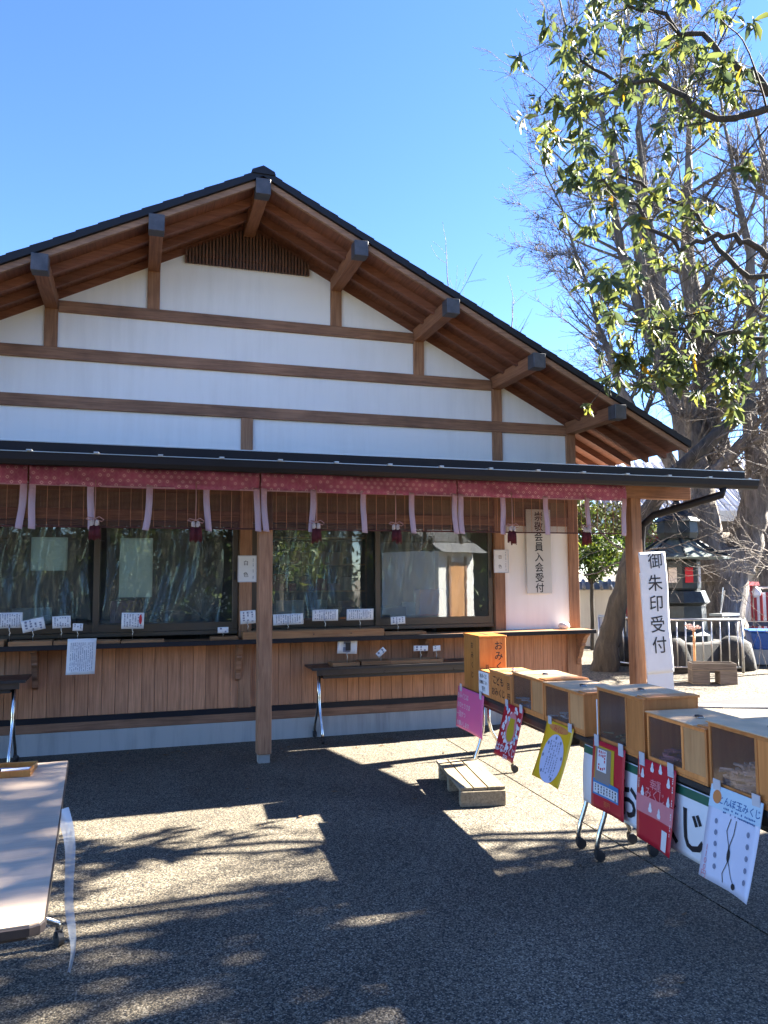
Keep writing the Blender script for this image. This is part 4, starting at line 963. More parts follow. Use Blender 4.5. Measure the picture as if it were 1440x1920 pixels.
def d_w(t, lay):
    part('sky_heading', shape(MB(), lay(1), rect(0.0, 0.30, -0.085, 0.0)), pm('print_pale_sky', (0.50, 0.66, 0.76)), t)
    part('orange_disc', shape(MB(), lay(2), ell(0.045, -0.040, 0.026, 0.026)), K_orange, t)
    lettering(t, MT['blueink'], [('とんぼ玉みくじ', 0.175, -0.045, 0.036)], lay(2), bold=0.012)
    part('small_print', scribble(MB(), lay(2), 0.09, 0.27, -0.095, -0.065, 2, False, 4, 0.6), MT['blueink'], t)
    mb = MB()
    for i in range(5): 
        for x in (0.06+0.006*i, 0.243+0.004*i): part('bead_print', shape(MB(), lay(2), ell(x, -0.13-0.042*i, 0.009, 0.011, 8)), MT['greyink'], t)
    mb = MB(); path = [(0.14, -0.10), (0.125, -0.15), (0.145, -0.20), (0.15, -0.26), (0.13, -0.31), (0.14, -0.34)]; p2 = [(0.17, -0.10), (0.165, -0.15), (0.15, -0.20), (0.155, -0.26), (0.18, -0.31), (0.20, -0.33)]
    for pa in (path, p2):
        for a, b in zip(pa, pa[1:]): shape(mb, lay(2), [(a[0]-0.0018, a[1]), (a[0]+0.0018, a[1]), (b[0]+0.0018, b[1]), (b[0]-0.0018, b[1])])
    shape(mb, lay(2), ell(0.15, -0.235, 0.009, 0.025, 10)); shape(mb, lay(2), ell(0.20, -0.335, 0.012, 0.012, 10))
    part('strap_print', mb, MT['ink'], t)
    lettering(t, K_rose, column('1100円', 0.03, -0.24, 0.032, 0.026), lay(2))
poster('pink paper poster with white handwriting, leftmost on the fortune tables', 0.0, 0.57, 0.315, 0.06, P_pink, d_pink, z0=0.700)
poster('red poster with flowers around a golden disc, lettered はなみくじ', 0.965, 0.31, 0.345, 0.25, P_red, d_red, z0=0.715)
poster('yellow poster with a pale lilac oval of small print', 1.62, 0.335, 0.335, 0.32, P_yel, d_yel, z0=0.715)
poster('red poster with a framed picture and a blue band', 2.175, 0.315, 0.345, 0.06, P_red, d_r2, z0=0.712)
poster('red poster strewn with small white charms, its lower corner lifting', 2.605, 0.30, 0.37, 0.05, P_red, d_r3, z0=0.712, bottomtwist=0.03)
poster('white and pale blue poster headed とんぼ玉みくじ, rightmost on the fortune tables', 3.15, 0.30, 0.36, 0.20, P_white, d_w, z0=0.720, curl=0.03, bottomtwist=0.02)
# small print width scale: pink poster is wide, draw larger letters
def d_ban(t, lay):
    part('green_strip', shape(MB(), lay(1), rect(0.0, 1.24, -0.042, -0.004)), plain('green_print', (0.02, 0.12, 0.07), 0.4, vary=0.1), t)
    lettering(t, MT['ink'], [('お', 0.445, -0.175, 0.20), ('み', 0.62, -0.175, 0.20), ('く', 0.79, -0.175, 0.20), ('じ', 0.965, -0.175, 0.20), ('所', 1.15, -0.175, 0.20)], lay(2), bold=0.02)
poster('long white banner lettered おみくじ with a green top strip behind the posters', 2.03, 1.25, 0.300, 0.03, MT['paper'], d_ban, z0=0.652, cat='banner', name='banner', tapes=False, curl=0.03, d0=0.012)

# ------------------------------------------------------------------ wooden step pallet
a0 = math.atan2(-2.465+1.95, 1.56-1.36)
t = thing('wooden_pallet', 'small weathered wooden step pallet on the paving before the fortune tables', 'pallet', (1.26, -1.86, 0), math.atan2(-0.80, -0.14))
# local x runs towards the camera, y towards the tables
for y0, y1 in ((0.0, 0.088), (0.096, 0.19), (0.198, 0.32)): bx('board', t, MT['oldwood'], -0.02, 0.80, y0, y1, 0.105, 0.128, 0.003)
for x in (0.03, 0.35, 0.735): bx('bearer', t, MT['oldwood'], x, x+0.06, 0.006, 0.312, 0.0, 0.105, 0.003)
bx('end_board', t, MT['oldwood'], 0.796, 0.815, 0.0, 0.32, 0.002, 0.104, 0.003)

# ------------------------------------------------------------------ long desk at the left foreground
t = thing('writing_desk', 'long beige-topped folding desk at the left picture edge in the foreground', 'table', (-1.305, -3.70, 0), math.atan2(-1.86, 0.088))
H = 0.72
pts = [(0, 0), (1.84-0.03, 0), (1.84-0.008, -0.008), (1.84, -0.03)]
top = [(0.0, -0.60), (0.0, 0.0), (1.81, 0.0), (1.832, -0.010), (1.84, -0.032), (1.84, -0.60)]
part('tabletop', MB().prism(top[::-1], H-0.004, H, 'z'), MT['desktop'], t)
edge = [(-0.004, -0.604), (-0.004, 0.004), (1.811, 0.004), (1.835, -0.007), (1.844, -0.031), (1.844, -0.604)]
part('top_edge', MB().prism(edge[::-1], H-0.03, H-0.0045, 'z'), MT['blacktop'], t, bevel=0.003)
bx('apron', t, MT['blacktop'], 0.06, 1.78, -0.56, -0.04, H-0.06, H-0.03)
for xx in (0.25, 1.55):
    g_ = bpy.data.objects.new('leg', None); COL.objects.link(g_); g_.parent = t; g_.location = (xx, -0.30, 0)
    for s_ in (-1, 1):
        part('leg_tube', MB().tube([(0, s_*0.02, 0.68), (0, s_*0.02, 0.40), (0, s_*0.06, 0.24), (0, s_*0.20, 0.13), (0, s_*0.285, 0.09), (0, s_*0.29, 0.055)], 0.014, 10), MT['chrome'], g_, smooth=True)
        c = part('castor', MB().lathe([(0.004, -0.013), (0.03, -0.012), (0.031, 0.012), (0.004, 0.013)], 16), MT['blackplastic'], g_, loc=(0.01, s_*0.29, 0.031)); c.rotation_euler = (R_(90), 0, R_(25*s_))
        bx('castor_fork', g_, MT['blackplastic'], -0.018, 0.022, s_*0.29-0.016, s_*0.29+0.016, 0.034, 0.066, 0.003)
    mb = MB().tube([(0.0, -0.02, 0.66), (0.18, -0.02, 0.60), (0.30, -0.02, 0.66)], 0.008, 8); part('brace', mb, MT['chrome'], g_, smooth=True)
t2 = thing('pen_tray', 'orange varnished wooden pen tray on the left foreground desk', 'tray', (-1.565, -3.87, H), R_(-3))
bx('tray_base', t2, MT['box'], -0.16, 0.13, -0.085, 0.085, 0.0, 0.006)
for a in ((-0.165, 0.135, -0.09, -0.08), (-0.165, 0.135, 0.08, 0.09), (-0.165, -0.155, -0.08, 0.08), (0.125, 0.135, -0.08, 0.08)): bx('tray_side', t2, MT['omikuji'], *a, 0.0, 0.028, 0.0015)
for i, (x, y, a, m_) in enumerate(((-0.05, 0.01, 0.15, 'ink'), (-0.03, -0.03, 0.05, 'paper'), (-0.02, 0.04, -0.1, 'greyink'))):
    o = part('pen', MB().tube([(-0.07, 0, 0), (0.055, 0, 0), (0.07, 0, 0)], [0.0045, 0.0045, 0.001], 8), MT[m_], None, smooth=True, loc=(-1.565+x, -3.87+y, H+0.0115)); o.rotation_euler[2] = a
    tag(o, ('black pen lying in the orange pen tray', 'white pen lying across the front of the pen tray', 'blue-grey pen at the back of the pen tray')[i], 'pen')
o = bx('paper_slip', None, MT['paper'], -0.06, 0.06, -0.018, 0.018, 0.0, 0.003); o.location = (-1.50, -3.89, H+0.0175); o.rotation_euler[2] = 0.08
tag(o, 'white folded paper slip lying on the pens in the pen tray', 'paper')
def tfn(u, v):
    a = 0.035*(1-0.75*v) * (u-0.5)*2
    return (-1.262 + a*0.6 + 0.045*math.sin(2.4*v)+0.01*math.sin(9*v), -4.52 + 0.30*v*v*0.2 + a + 0.015*math.sin(7*v+u*3), 0.715 - 0.62*v + 0.01*math.sin(8*v))
o = part('plastic_strip', MB().sheet(tfn, 6, 24), MT['plastic'], None, smooth=True)
tag(o, 'torn strip of clear plastic hanging from the edge of the left foreground desk', 'plastic strip')
o.data.materials.clear(); o.data.materials.append(MT['plastic'])

# ------------------------------------------------------------------ tree builders
def tube_mesh(name, segs, sides_for=None):
    """segs: list of (p0, r0, p1, r1) -> one mesh; thicker ones get more sides"""
    base = 0; groups = {}; mbt = MB(); rb_ = random.Random(len(segs))
    for s in [q for q in segs if q[0] == 'T']:
        n_ = 18 if max(s[2]) > 0.15 else 10; k0 = len(mbt.v); mbt.tube(s[1], s[2], n_)
        ph = [rb_.uniform(0, 6.28) for _ in range(4)]
        if n_ == 18:            # fluted, knobbly stem
            for i in range(len(s[1])):
                c = Vector(s[1][i])
                for k in range(n_):
                    a = 2*math.pi*k/n_; q = Vector(mbt.v[k0+i*n_+k]); f_ = 1 + 0.055*math.sin(3*a+ph[0]+i*0.15) + 0.035*math.sin(7*a+ph[1]-i*0.2) + 0.03*rb_.uniform(-1, 1)
                    mbt.v[k0+i*n_+k] = tuple(c + (q-c)*f_)
    segs = [q for q in segs if q[0] != 'T']
    if not segs: me = mbt.mesh(name); me.polygons.foreach_set('use_smooth', [True]*len(me.polygons)); return me
    for s in segs:
        r = max(s[1], s[3]); k = 3 if r < 0.012 else (5 if r < 0.05 else (9 if r < 0.15 else 14))
        groups.setdefault(k, []).append(s)
    vs_all = []; fs_all = []
    for k, ss in groups.items():
        A = np.array([s[0] for s in ss], float); Bp = np.array([s[2] for s in ss], float)
        r0 = np.array([s[1] for s in ss])[:, None, None]; r1 = np.array([s[3] for s in ss])[:, None, None]
        D = Bp - A; D /= np.linalg.norm(D, axis=1)[:, None] + 1e-9
        ref = np.tile(np.array([0.31, 0.17, 0.93]), (len(ss), 1)); ref[np.abs((ref*D).sum(1)) > 0.95] = (1, 0, 0)
        U = np.cross(D, ref); U /= np.linalg.norm(U, axis=1)[:, None]; W = np.cross(D, U)
        an = np.arange(k)*2*np.pi/k
        ring = U[:, None, :]*np.cos(an)[None, :, None] + W[:, None, :]*np.sin(an)[None, :, None]
        V0 = A[:, None, :] + ring*r0; V1 = Bp[:, None, :] + ring*r1
        VV = np.concatenate([V0, V1], 1).reshape(-1, 3); off = base
        idx = np.arange(len(ss))[:, None]*2*k + off
        i0 = np.arange(k)[None, :]; i1 = (np.arange(k)+1)[None, :] % k
        FF = np.stack([idx+i0, idx+i1, idx+i1+k, idx+i0+k], 2).reshape(-1, 4)
        vs_all.append(VV); fs_all.append(FF); base += len(VV)
    if mbt.v:
        VT = np.array(mbt.v); q4 = [f for f in mbt.f if len(f) == 4]
        vs_all.append(VT); fs_all.append(np.array(q4) + base)
    VV = np.concatenate(vs_all); FF = np.concatenate(fs_all)
    return np_mesh(name, VV, FF, 4)
def np_mesh(name, VV, FF, k, smooth=True):
    me = bpy.data.meshes.new(name); me.vertices.add(len(VV)); me.vertices.foreach_set('co', VV.astype(np.float32).ravel())
    me.loops.add(FF.size); me.loops.foreach_set('vertex_index', FF.astype(np.int32).ravel())
    me.polygons.add(len(FF)); me.polygons.foreach_set('loop_start', np.arange(0, FF.size, k, dtype=np.int32))
    me.polygons.foreach_set('use_smooth', np.full(len(FF), smooth)); me.update(calc_edges=True); return me

def vrand(r, s=1.0): return Vector((r.gauss(0, s), r.gauss(0, s), r.gauss(0, s)))
def grow(segs, p, d, rad, L, lvl, r, up_=0.12, ends=None, wig=0.16, kids=(5, 8), step=0.35, taper=0.55, spread=0.75, minr=0.0022, kl=0.55):
    n = max(2, int(L/step)); sl = L/n; ra = rad
    pts = [(Vector(p), rad, Vector(d))]
    for i in range(n):
        d = (d + vrand(r, wig*0.5) + Vector((0, 0, up_*0.35))).normalized()
        rb = max(minr, rad*(1-(1-taper)*(i+1)/n))
        q = p + d*sl; segs.append((tuple(p), ra, tuple(q), rb)); p = q; ra = rb; pts.append((Vector(p), ra, Vector(d)))
    if lvl <= 0:
        if ends is not None: ends.append((Vector(p), Vector(d)))
        return pts
    nk = r.randint(*kids)
    for j in range(nk):
        t = r.uniform(0.25, 1.0); i = min(n, int(t*n)); q, rr, dd = pts[i]
        side = dd.cross(vrand(r)).normalized()
        nd = (dd*r.uniform(0.5, 0.95) + side*spread*r.uniform(0.5, 1.1)).normalized()
        grow(segs, q, nd, max(minr, rr*r.uniform(0.42, 0.62)), L*kl*r.uniform(0.65, 1.15), lvl-1, r, up_, ends, wig, kids, max(0.06, step*0.62), taper, spread, minr, kl)
    grow(segs, pts[-1][0], pts[-1][2], pts[-1][1], L*0.62, lvl-1, r, up_, ends, wig, kids, max(0.06, step*0.62), taper, spread, minr, kl)
    return pts
def chain(segs, pts, rads, r=None, wob=0.0, sub=4):
    """smooth thick limb through given points"""
    P = [Vector(p) for p in pts]; out = []
    for i in range(len(P)-1):
        a = P[max(0, i-1)]; b = P[i]; c = P[i+1]; d = P[min(len(P)-1, i+2)]
        for k in range(sub):
            t = k/sub
            q = 0.5*((2*b) + (-a+c)*t + (2*a-5*b+4*c-d)*t*t + (-a+3*b-3*c+d)*t**3)
            if r and wob: q = q + vrand(r, wob)
            out.append((q, rads[i]*(1-t)+rads[i+1]*t))
    out.append((P[-1], rads[-1]))
    segs.append(('T', [tuple(q) for q, _ in out], [ra for _, ra in out]))
    return out

LEAF = np.array([(0, 0, 0), (-0.11, 0.28, 0.04), (0.0, 0.30, -0.01), (0.11, 0.28, 0.04), (-0.145, 0.62, 0.00), (0.0, 0.62, -0.07), (0.145, 0.62, 0.00), (0.02, 1.0, -0.22)])
LEAFF = np.array([(0, 2, 1), (0, 3, 2), (1, 2, 5), (1, 5, 4), (2, 3, 6), (2, 6, 5), (4, 5, 7), (5, 6, 7)])
def leaf_frames(centres, r, n=11, L=0.15, droop=0.45, spread_=0.02):
    out = []
    for (p, d) in centres:
        k = n + r.randint(-3, 3)
        for i in range(k):
            a = 2*math.pi*i/k + r.uniform(-0.3, 0.3)
            side = d.cross(Vector((0.2, 0.1, 0.97)));
            if side.length < 1e-3: side = Vector((1, 0, 0))
            side.normalize(); b = d.cross(side)
            y = (side*math.cos(a) + b*math.sin(a))*r.uniform(0.6, 1.0) + d*r.uniform(0.0, 0.8) + Vector((0, 0, -droop*r.uniform(0.4, 1.5)))
            y.normalize(); x = y.cross(d + vrand(r, 0.4)); 
            if x.length < 1e-3: continue
            x.normalize(); z = x.cross(y)
            s = L*r.uniform(0.55, 1.15)
            out.append((p + vrand(r, spread_), x, y, z, s))
    return out
def leaves_mesh(name, frames):
    n = len(frames); C = np.array([f[0] for f in frames]); X = np.array([f[1] for f in frames]); Y = np.array([f[2] for f in frames]); Z = np.array([f[3] for f in frames]); S_ = np.array([f[4] for f in frames])
    V = C[:, None] + S_[:, None, None]*(LEAF[None, :, 0:1]*X[:, None] + LEAF[None, :, 1:2]*Y[:, None] + LEAF[None, :, 2:3]*Z[:, None])
    F = LEAFF[None] + (np.arange(n)*8)[:, None, None]
    return np_mesh(name, V.reshape(-1, 3), F.reshape(-1, 3), 3)

# ------------------------------------------------------------------ evergreen tree standing off to the right; its lower limbs reach into view
r = random.Random(21)
EV = thing('evergreen_tree', 'broad-leaved evergreen tree whose dark limbs and drooping glossy leaves hang in at the upper right', 'tree', (8.6, -3.4, 0))
OFF = Vector((8.6, -3.4, 0))
segs = []; chain(segs, [(8.6, -3.4, -0.05), (8.55, -3.35, 1.6), (8.4, -3.2, 3.0), (8.2, -3.1, 4.4)], [0.30, 0.24, 0.21, 0.17], r, 0.01)
limbs = [
    ([(8.3, -3.2, 3.9), (6.5, -2.8, 4.9), (5.0, -2.6, 5.55), (4.3, -2.4, 5.9), (3.98, -2.32, 6.14), (3.65, -2.25, 6.42), (3.19, -2.12, 6.62), (2.75, -2.05, 6.75)], 0.10),
    ([(8.3, -3.1, 3.8), (6.2, -2.9, 4.9), (4.9, -2.85, 5.4), (3.92, -2.77, 5.45), (3.5, -2.63, 5.35), (3.07, -2.52, 5.64), (2.69, -2.4, 5.68), (2.35, -2.32, 5.95)], 0.095),
    ([(8.4, -3.2, 3.2), (6.3, -2.9, 3.9), (4.9, -2.8, 4.2), (3.95, -2.68, 4.26), (3.61, -2.58, 4.39), (3.18, -2.44, 4.31), (2.84, -2.36, 4.71), (2.58, -2.29, 4.85)], 0.085),
    ([(8.45, -3.2, 2.9), (6.4, -2.6, 3.4), (5.2, -2.4, 3.62), (4.34, -2.22, 3.66), (3.84, -2.07, 3.75), (3.38, -1.93, 3.78), (3.02, -1.82, 3.88)], 0.075),
    ([(8.3, -3.1, 3.9), (6.4, -2.2, 4.3), (5.1, -1.95, 4.4), (4.42, -1.8, 4.52), (4.02, -1.73, 5.0), (3.42, -1.57, 5.35), (2.95, -1.45, 5.5)], 0.085),
    ([(8.2, -3.1, 4.4), (6.6, -2.9, 5.6), (5.2, -2.5, 6.6), (4.3, -2.3, 7.1), (3.5, -2.1, 7.3)], 0.09),
]
ends = []
def twig(p, dd, rad, L, lvl):
    grow(segs, p, dd, rad, L, lvl, r, -0.02, ends, wig=0.22, kids=(2, 3), step=0.12, taper=0.6, spread=0.9, minr=0.0035, kl=0.6)
for pts, rad in limbs:
    out = chain(segs, pts, [rad*(0.50-0.40*i/(len(pts)-1)) for i in range(len(pts))], r, 0.022, 5)
    for i, (q, rr) in enumerate(out):
        if q.x > 6.6: continue
        dd = (out[min(i+1, len(out)-1)][0] - out[max(i-1, 0)][0]).normalized()
        for _ in range(1 if q.x > 4.6 else (1 if r.random() < 0.8 else 2)):
            if r.random() < (0.44 if q.x < 4.9 else 0.05):
                side = dd.cross(vrand(r)).normalized(); nd = (dd*0.5 + side*0.8 + Vector((0, 0, -0.15))).normalized()
                twig(q, nd, max(0.006, rr*0.35), r.uniform(0.35, 0.75), 1)
    ends.append((out[-1][0], dd))
# hanging sprays below the third and fourth limbs
for p0_, n_ in (((3.6, -2.05, 3.75), 3), ((3.66, -2.0, 3.9), 3), ((4.1, -2.1, 3.7), 2), ((3.2, -1.9, 3.8), 2)):
    for _ in range(n_): twig(Vector(p0_), (vrand(r, 0.4)+Vector((0, 0, -0.9))).normalized(), 0.009, r.uniform(0.3, 0.5), 1)
ends_view = [e for e in ends]
# the crown that stands beyond the right edge of the picture and shades the forecourt
hid = []
for k in range(18):
    a = r.uniform(0, 6.28); q = Vector((8.4, -3.3, r.uniform(3.0, 4.4)))
    tgt = Vector((8.2 + 3.4*math.cos(a)*r.uniform(0.5, 1), -6.0 + 2.6*math.sin(a)*r.uniform(0.5, 1), r.uniform(4.2, 8.2)))
    if k % 3 == 0: tgt = Vector((r.uniform(7.6, 10.2), r.uniform(-3.6, -2.9), r.uniform(6.2, 8.0)))
    elif tgt.y > -3.9: tgt.y = -3.9-0.3*r.random()
    out = chain(segs, [q, q.lerp(tgt, 0.5)+Vector((0, 0, 0.4)), tgt], [0.10, 0.05, 0.015], r, 0.02, 5)
    for i, (pp, rr) in enumerate(out[3:]):
        for _ in range(3):
            grow(segs, pp, (tgt-q).normalized().cross(vrand(r)).normalized(), 0.014, r.uniform(0.4, 0.9), 1, r, 0.0, hid, wig=0.2, kids=(2, 4), step=0.22, minr=0.004)
def shift(s):
    if s[0] == 'T': return ('T', [(q[0]-OFF.x, q[1]-OFF.y, q[2]) for q in s[1]], s[2])
    return ((s[0][0]-OFF.x, s[0][1]-OFF.y, s[0][2]), s[1], (s[2][0]-OFF.x, s[2][1]-OFF.y, s[2][2]), s[3])
tm = tube_mesh('branches', [shift(s) for s in segs])
link('trunk', tm, MT['limb'], EV)
fr_v = leaf_frames([(p-OFF, d) for p, d in ends_view], r, 12, 0.155, 0.8)
fr_h = leaf_frames([(p-OFF, d) for p, d in hid], r, 9, 0.19, 0.35, 0.06)
C0 = Vector((-1.014, -7.715, 1.57)) - OFF
fr_v.sort(key=lambda f: -(f[4]/(f[0]-C0).length))
me_leaf = np_mesh('leaf', LEAF, LEAFF, 3); me_leaf.materials.append(MT['leaf'])
inview = []
rest = []
for f in fr_v:
    d_ = Vector(f[0]) - C0; zz = d_.dot(fwd); xx = 720+1463*d_.dot(r2)/zz; yy = 960-1463*d_.dot(u2)/zz
    if len(inview) < 300 and 950 < xx < 1440 and 0 < yy < 760: inview.append(f)
    else: rest.append(f)
for f in inview:
    o = link('leaf', me_leaf, None, EV)
    M_ = Matrix.Identity(4)
    for i in range(3):
        M_[i][0] = f[1][i]*f[4]; M_[i][1] = f[2][i]*f[4]; M_[i][2] = f[3][i]*f[4]; M_[i][3] = f[0][i]
    o.matrix_local = M_
link('crown', leaves_mesh('crown', rest + fr_h), MT['leaf'], EV, kind='stuff')

# ------------------------------------------------------------------ the big bare tree and others like it
def bare_tree(label, base, seed, stems, levels=4, kids=(4, 6), mat='bark', name='bare_tree', group=None, trunk=None, L0=2.6, minr=0.0035):
    rr_ = random.Random(seed); segs = []; tw = []
    t = thing(name, label, 'tree', base, 0, group)
    if trunk:
        chain(segs, trunk[0], trunk[1], rr_, 0.012, 4)
    for (pts, rads) in stems:
        out = chain(segs, pts, rads, rr_, 0.02, 4)
        for i, (q, ra) in enumerate(out):
            if i < 7: continue
            dd = (out[min(i+1, len(out)-1)][0]-out[i-1][0]).normalized()
            if rr_.random() < 0.8:
                side = dd.cross(vrand(rr_)).normalized(); side.z = abs(side.z)*0.3
                grow(tw, q, (dd*0.55 + side*0.8).normalized(), max(0.012, ra*0.42), L0*rr_.uniform(0.45, 0.9), levels-2, rr_, 0.16, None, 0.2, kids, 0.28, 0.5, 0.7, minr, 0.55)
        q, ra = out[-1]; dd = (q-out[-3][0]).normalized()
        grow(tw, q, dd, ra, L0, levels-1, rr_, 0.16, None, 0.2, kids, 0.35, 0.5, 0.7, minr, 0.55)
    link('trunk', tube_mesh('trunk', segs), MT[mat], t)
    link('crown', tube_mesh('twigs', tw), MT[mat], t, kind='stuff')
    return t
bt = (9.55, 4.72, -0.47)
trunk = ([(0, 0, 0.1), (0.0, 0, 0.36), (0.01, -0.02, 0.6), (0.02, -0.05, 0.9), (0.05, -0.1, 1.4), (0.06, -0.13, 1.75), (0.08, -0.15, 2.0)], [0.52, 0.46, 0.39, 0.355, 0.34, 0.35, 0.30])
stems = [
    ([(-0.12, -0.15, 1.6), (-0.30, -0.18, 2.3), (-0.36, -0.17, 2.95), (-0.5, -0.16, 3.7), (-0.72, -0.2, 4.5), (-0.9, -0.2, 5.6), (-1.0, -0.1, 6.8)], [0.27, 0.23, 0.21, 0.16, 0.13, 0.10, 0.06]),
    ([(-0.05, 0.0, 1.8), (-0.1, 0.1, 2.8), (-0.08, 0.0, 3.7), (0.05, 0.1, 5.0), (-0.05, 0.2, 6.6), (0.1, 0.3, 8.2)], [0.24, 0.20, 0.17, 0.14, 0.10, 0.05]),
    ([(0.22, -0.2, 1.6), (0.38, -0.33, 2.2), (0.46, -0.40, 2.64), (0.73, -0.55, 3.88), (0.95, -0.6, 5.2), (1.1, -0.5, 6.8)], [0.25, 0.22, 0.20, 0.15, 0.11, 0.06]),
    ([(-0.30, -0.1, 2.6), (-0.7, 0.05, 3.3), (-1.2, 0.1, 3.9), (-1.55, 0.1, 4.6), (-1.75, 0.2, 5.4)], [0.13, 0.10, 0.08, 0.055, 0.03]),
    ([(-0.38, -0.17, 3.2), (-0.8, -0.2, 4.2), (-1.2, -0.1, 5.4), (-1.45, 0.0, 6.6), (-1.55, 0.0, 7.6)], [0.12, 0.10, 0.08, 0.06, 0.03]),
    ([(-0.55, -0.2, 4.0), (-1.1, -0.3, 5.4), (-1.5, -0.3, 6.9), (-1.8, -0.2, 8.2)], [0.10, 0.08, 0.06, 0.03]),
    ([(-0.05, 0.1, 3.6), (-0.4, 0.3, 5.0), (-0.7, 0.4, 6.8), (-0.7, 0.5, 8.6)], [0.11, 0.09, 0.07, 0.03]),
    ([(0.5, -0.4, 2.8), (0.3, -0.5, 4.2), (0.45, -0.5, 5.8), (0.4, -0.3, 7.8)], [0.12, 0.10, 0.07, 0.03]),
    ([(0.8, -0.5, 4.0), (1.3, -0.4, 5.2), (1.9, -0.2, 6.6)], [0.10, 0.07, 0.03]),
]
bare_tree('huge bare tree with a thick grey-brown trunk forking behind the steel fence', bt, 5, stems, 5, (4, 6), trunk=trunk, minr=0.0028, L0=1.6).scale = (1.3, 1.3, 1.3)
st2 = [([(0, 0, 2.5), (-0.6, 0.2, 4.0), (-1.3, 0.3, 6.0), (-1.6, 0.3, 8.5)], [0.18, 0.14, 0.09, 0.04]), ([(0, 0, 2.5), (0.2, 0, 4.5), (0.1, 0, 7.0), (0.3, 0, 9.5)], [0.2, 0.16, 0.1, 0.04]), ([(0, 0, 2.4), (0.7, 0.2, 4.2), (1.6, 0.2, 6.3), (2.0, 0.2, 8.5)], [0.18, 0.13, 0.09, 0.04])]
tr2 = ([(0, 0, -0.05), (0.05, 0, 1.2), (0, 0, 2.6)], [0.36, 0.26, 0.24])
bare_tree('second bare tree standing farther back at the right edge behind the huge one', (14.2, 8.2, 0), 8, st2, 3, (5, 7), trunk=tr2, L0=3.0)
bare_tree('bare treetop showing just over the right slope of the roof', (8.6, 12.0, 0), 13, [([(0, 0, 2.5), (-0.4, 0.2, 4.0), (-0.8, 0.3, 6.0), (-1.0, 0.3, 7.6)], [0.12, 0.09, 0.06, 0.03]), ([(0, 0, 2.5), (0.3, 0, 4.5), (0.4, 0, 6.5)], [0.12, 0.09, 0.04])], 3, (3, 5), trunk=([(0, 0, -0.05), (0.05, 0, 1.2), (0, 0, 2.6)], [0.2, 0.16, 0.13]), L0=2.0)
# leaning dark tree between office and fence
rl = random.Random(4); segs = []; LT = Vector((6.5, 3.8, 0))
t = thing('leaning_tree', 'dark rough-barked tree leaning to the right behind the counter end, its top limb sawn off', 'tree', tuple(LT))
chain(segs, [(0, 0, -0.05), (0.03, -0.04, 0.4), (0.14, -0.12, 0.9), (0.26, -0.2, 1.35), (0.36, -0.28, 1.9), (0.60, -0.42, 2.6), (1.08, -0.63, 3.3), (1.6, -0.85, 3.8), (2.25, -1.1, 4.45)], [0.24, 0.185, 0.165, 0.15, 0.135, 0.13, 0.12, 0.115, 0.11], rl, 0.012, 4)
chain(segs, [(0.2, -0.16, 1.2), (0.42, -0.05, 1.55), (0.65, 0.1, 2.0), (0.8, 0.2, 2.7)], [0.12, 0.08, 0.05, 0.03], rl, 0.01)
link('trunk', tube_mesh('trunk', segs), MT['darkbark'], t)
tw = []
for q in ((0.36, -0.28, 1.9), (0.6, -0.42, 2.6), (0.8, 0.2, 2.5), (1.08, -0.63, 3.3), (0.9, -0.5, 3.0)):
    for _ in range(3): grow(tw, Vector(q), (vrand(rl)+Vector((0.3, -0.3, 0.1))).normalized(), 0.018, rl.uniform(0.8, 1.6), 2, rl, -0.02, None, 0.3, (3, 4), 0.15, 0.5, 0.8, 0.0035)
for q in ((1.6, -0.85, 3.8),):
    for _ in range(4): grow(tw, Vector(q), (vrand(rl)+Vector((0.8, -0.3, -0.3))).normalized(), 0.016, 1.6, 2, rl, -0.03, None, 0.3, (4, 5), 0.15, 0.5, 0.8, 0.0035)
link('twigs', tube_mesh('twigs', tw), MT['bark'], t, kind='stuff')
# fine bare sapling whose sprays cross in front of the big trunk
rs = random.Random(9); tw = []; t = thing('bare_sapling', 'slender bare sapling with pale arching sprays in front of the huge trunk', 'tree', (9.3, 2.6, 0))
sg = []; chain(sg, [(0, 0, -0.05), (-0.1, 0, 0.9), (-0.25, 0, 1.7), (-0.5, 0.05, 2.3)], [0.05, 0.042, 0.035, 0.02], rs, 0.01)
for k in range(8):
    q = Vector((-0.25-0.02*k, 0, 1.6+0.05*k)); grow(tw, q, (Vector((-1.2, -0.25, 0.12))+vrand(rs, 0.28)).normalized(), 0.012, rs.uniform(0.9, 1.6), 2, rs, 0.02, None, 0.22, (3, 4), 0.15, 0.45, 0.6, 0.003)
link('trunk', tube_mesh('trunk', sg), MT['bark'], t); link('twigs', tube_mesh('twigs', tw), MT['bark'], t, kind='stuff')

def shrub(name, label, loc, rad, h, n, seed, mat='leafdark', L=0.10, trunk=0.05, group=None, zc=None, cat='shrub'):
    rr_ = random.Random(seed); t = thing(name, label, cat, loc, 0, group); cs = []; segs = []
    zc = h*0.6 if zc is None else zc
    bl = [(Vector((rr_.gauss(0, rad*0.45), rr_.gauss(0, rad*0.45), zc + rr_.gauss(0, (h-zc)*0.42))), rr_.uniform(0.25, 0.5)*rad) for _ in range(14)]
    for i in range(n):
        c, q = rr_.choice(bl); v = vrand(rr_).normalized(); p = c + v*q*rr_.uniform(0.55, 1.05)
        if p.z < 0.1: continue
        cs.append((p, v))
    chain(segs, [(0, 0, -0.05), (0, 0, zc*0.6), (0, 0, zc)], [trunk, trunk*0.8, trunk*0.5], rr_, 0.01)
    for c, q in bl: segs.append(((0, 0, zc*0.6), trunk*0.4, tuple(c), trunk*0.12))
    link('trunk', tube_mesh('trunk', segs), MT['darkbark'], t)
    link('crown', leaves_mesh('crown', leaf_frames(cs, rr_, 5, L, 0.2, 0.03)), MT[mat], t, kind='stuff')
    return t
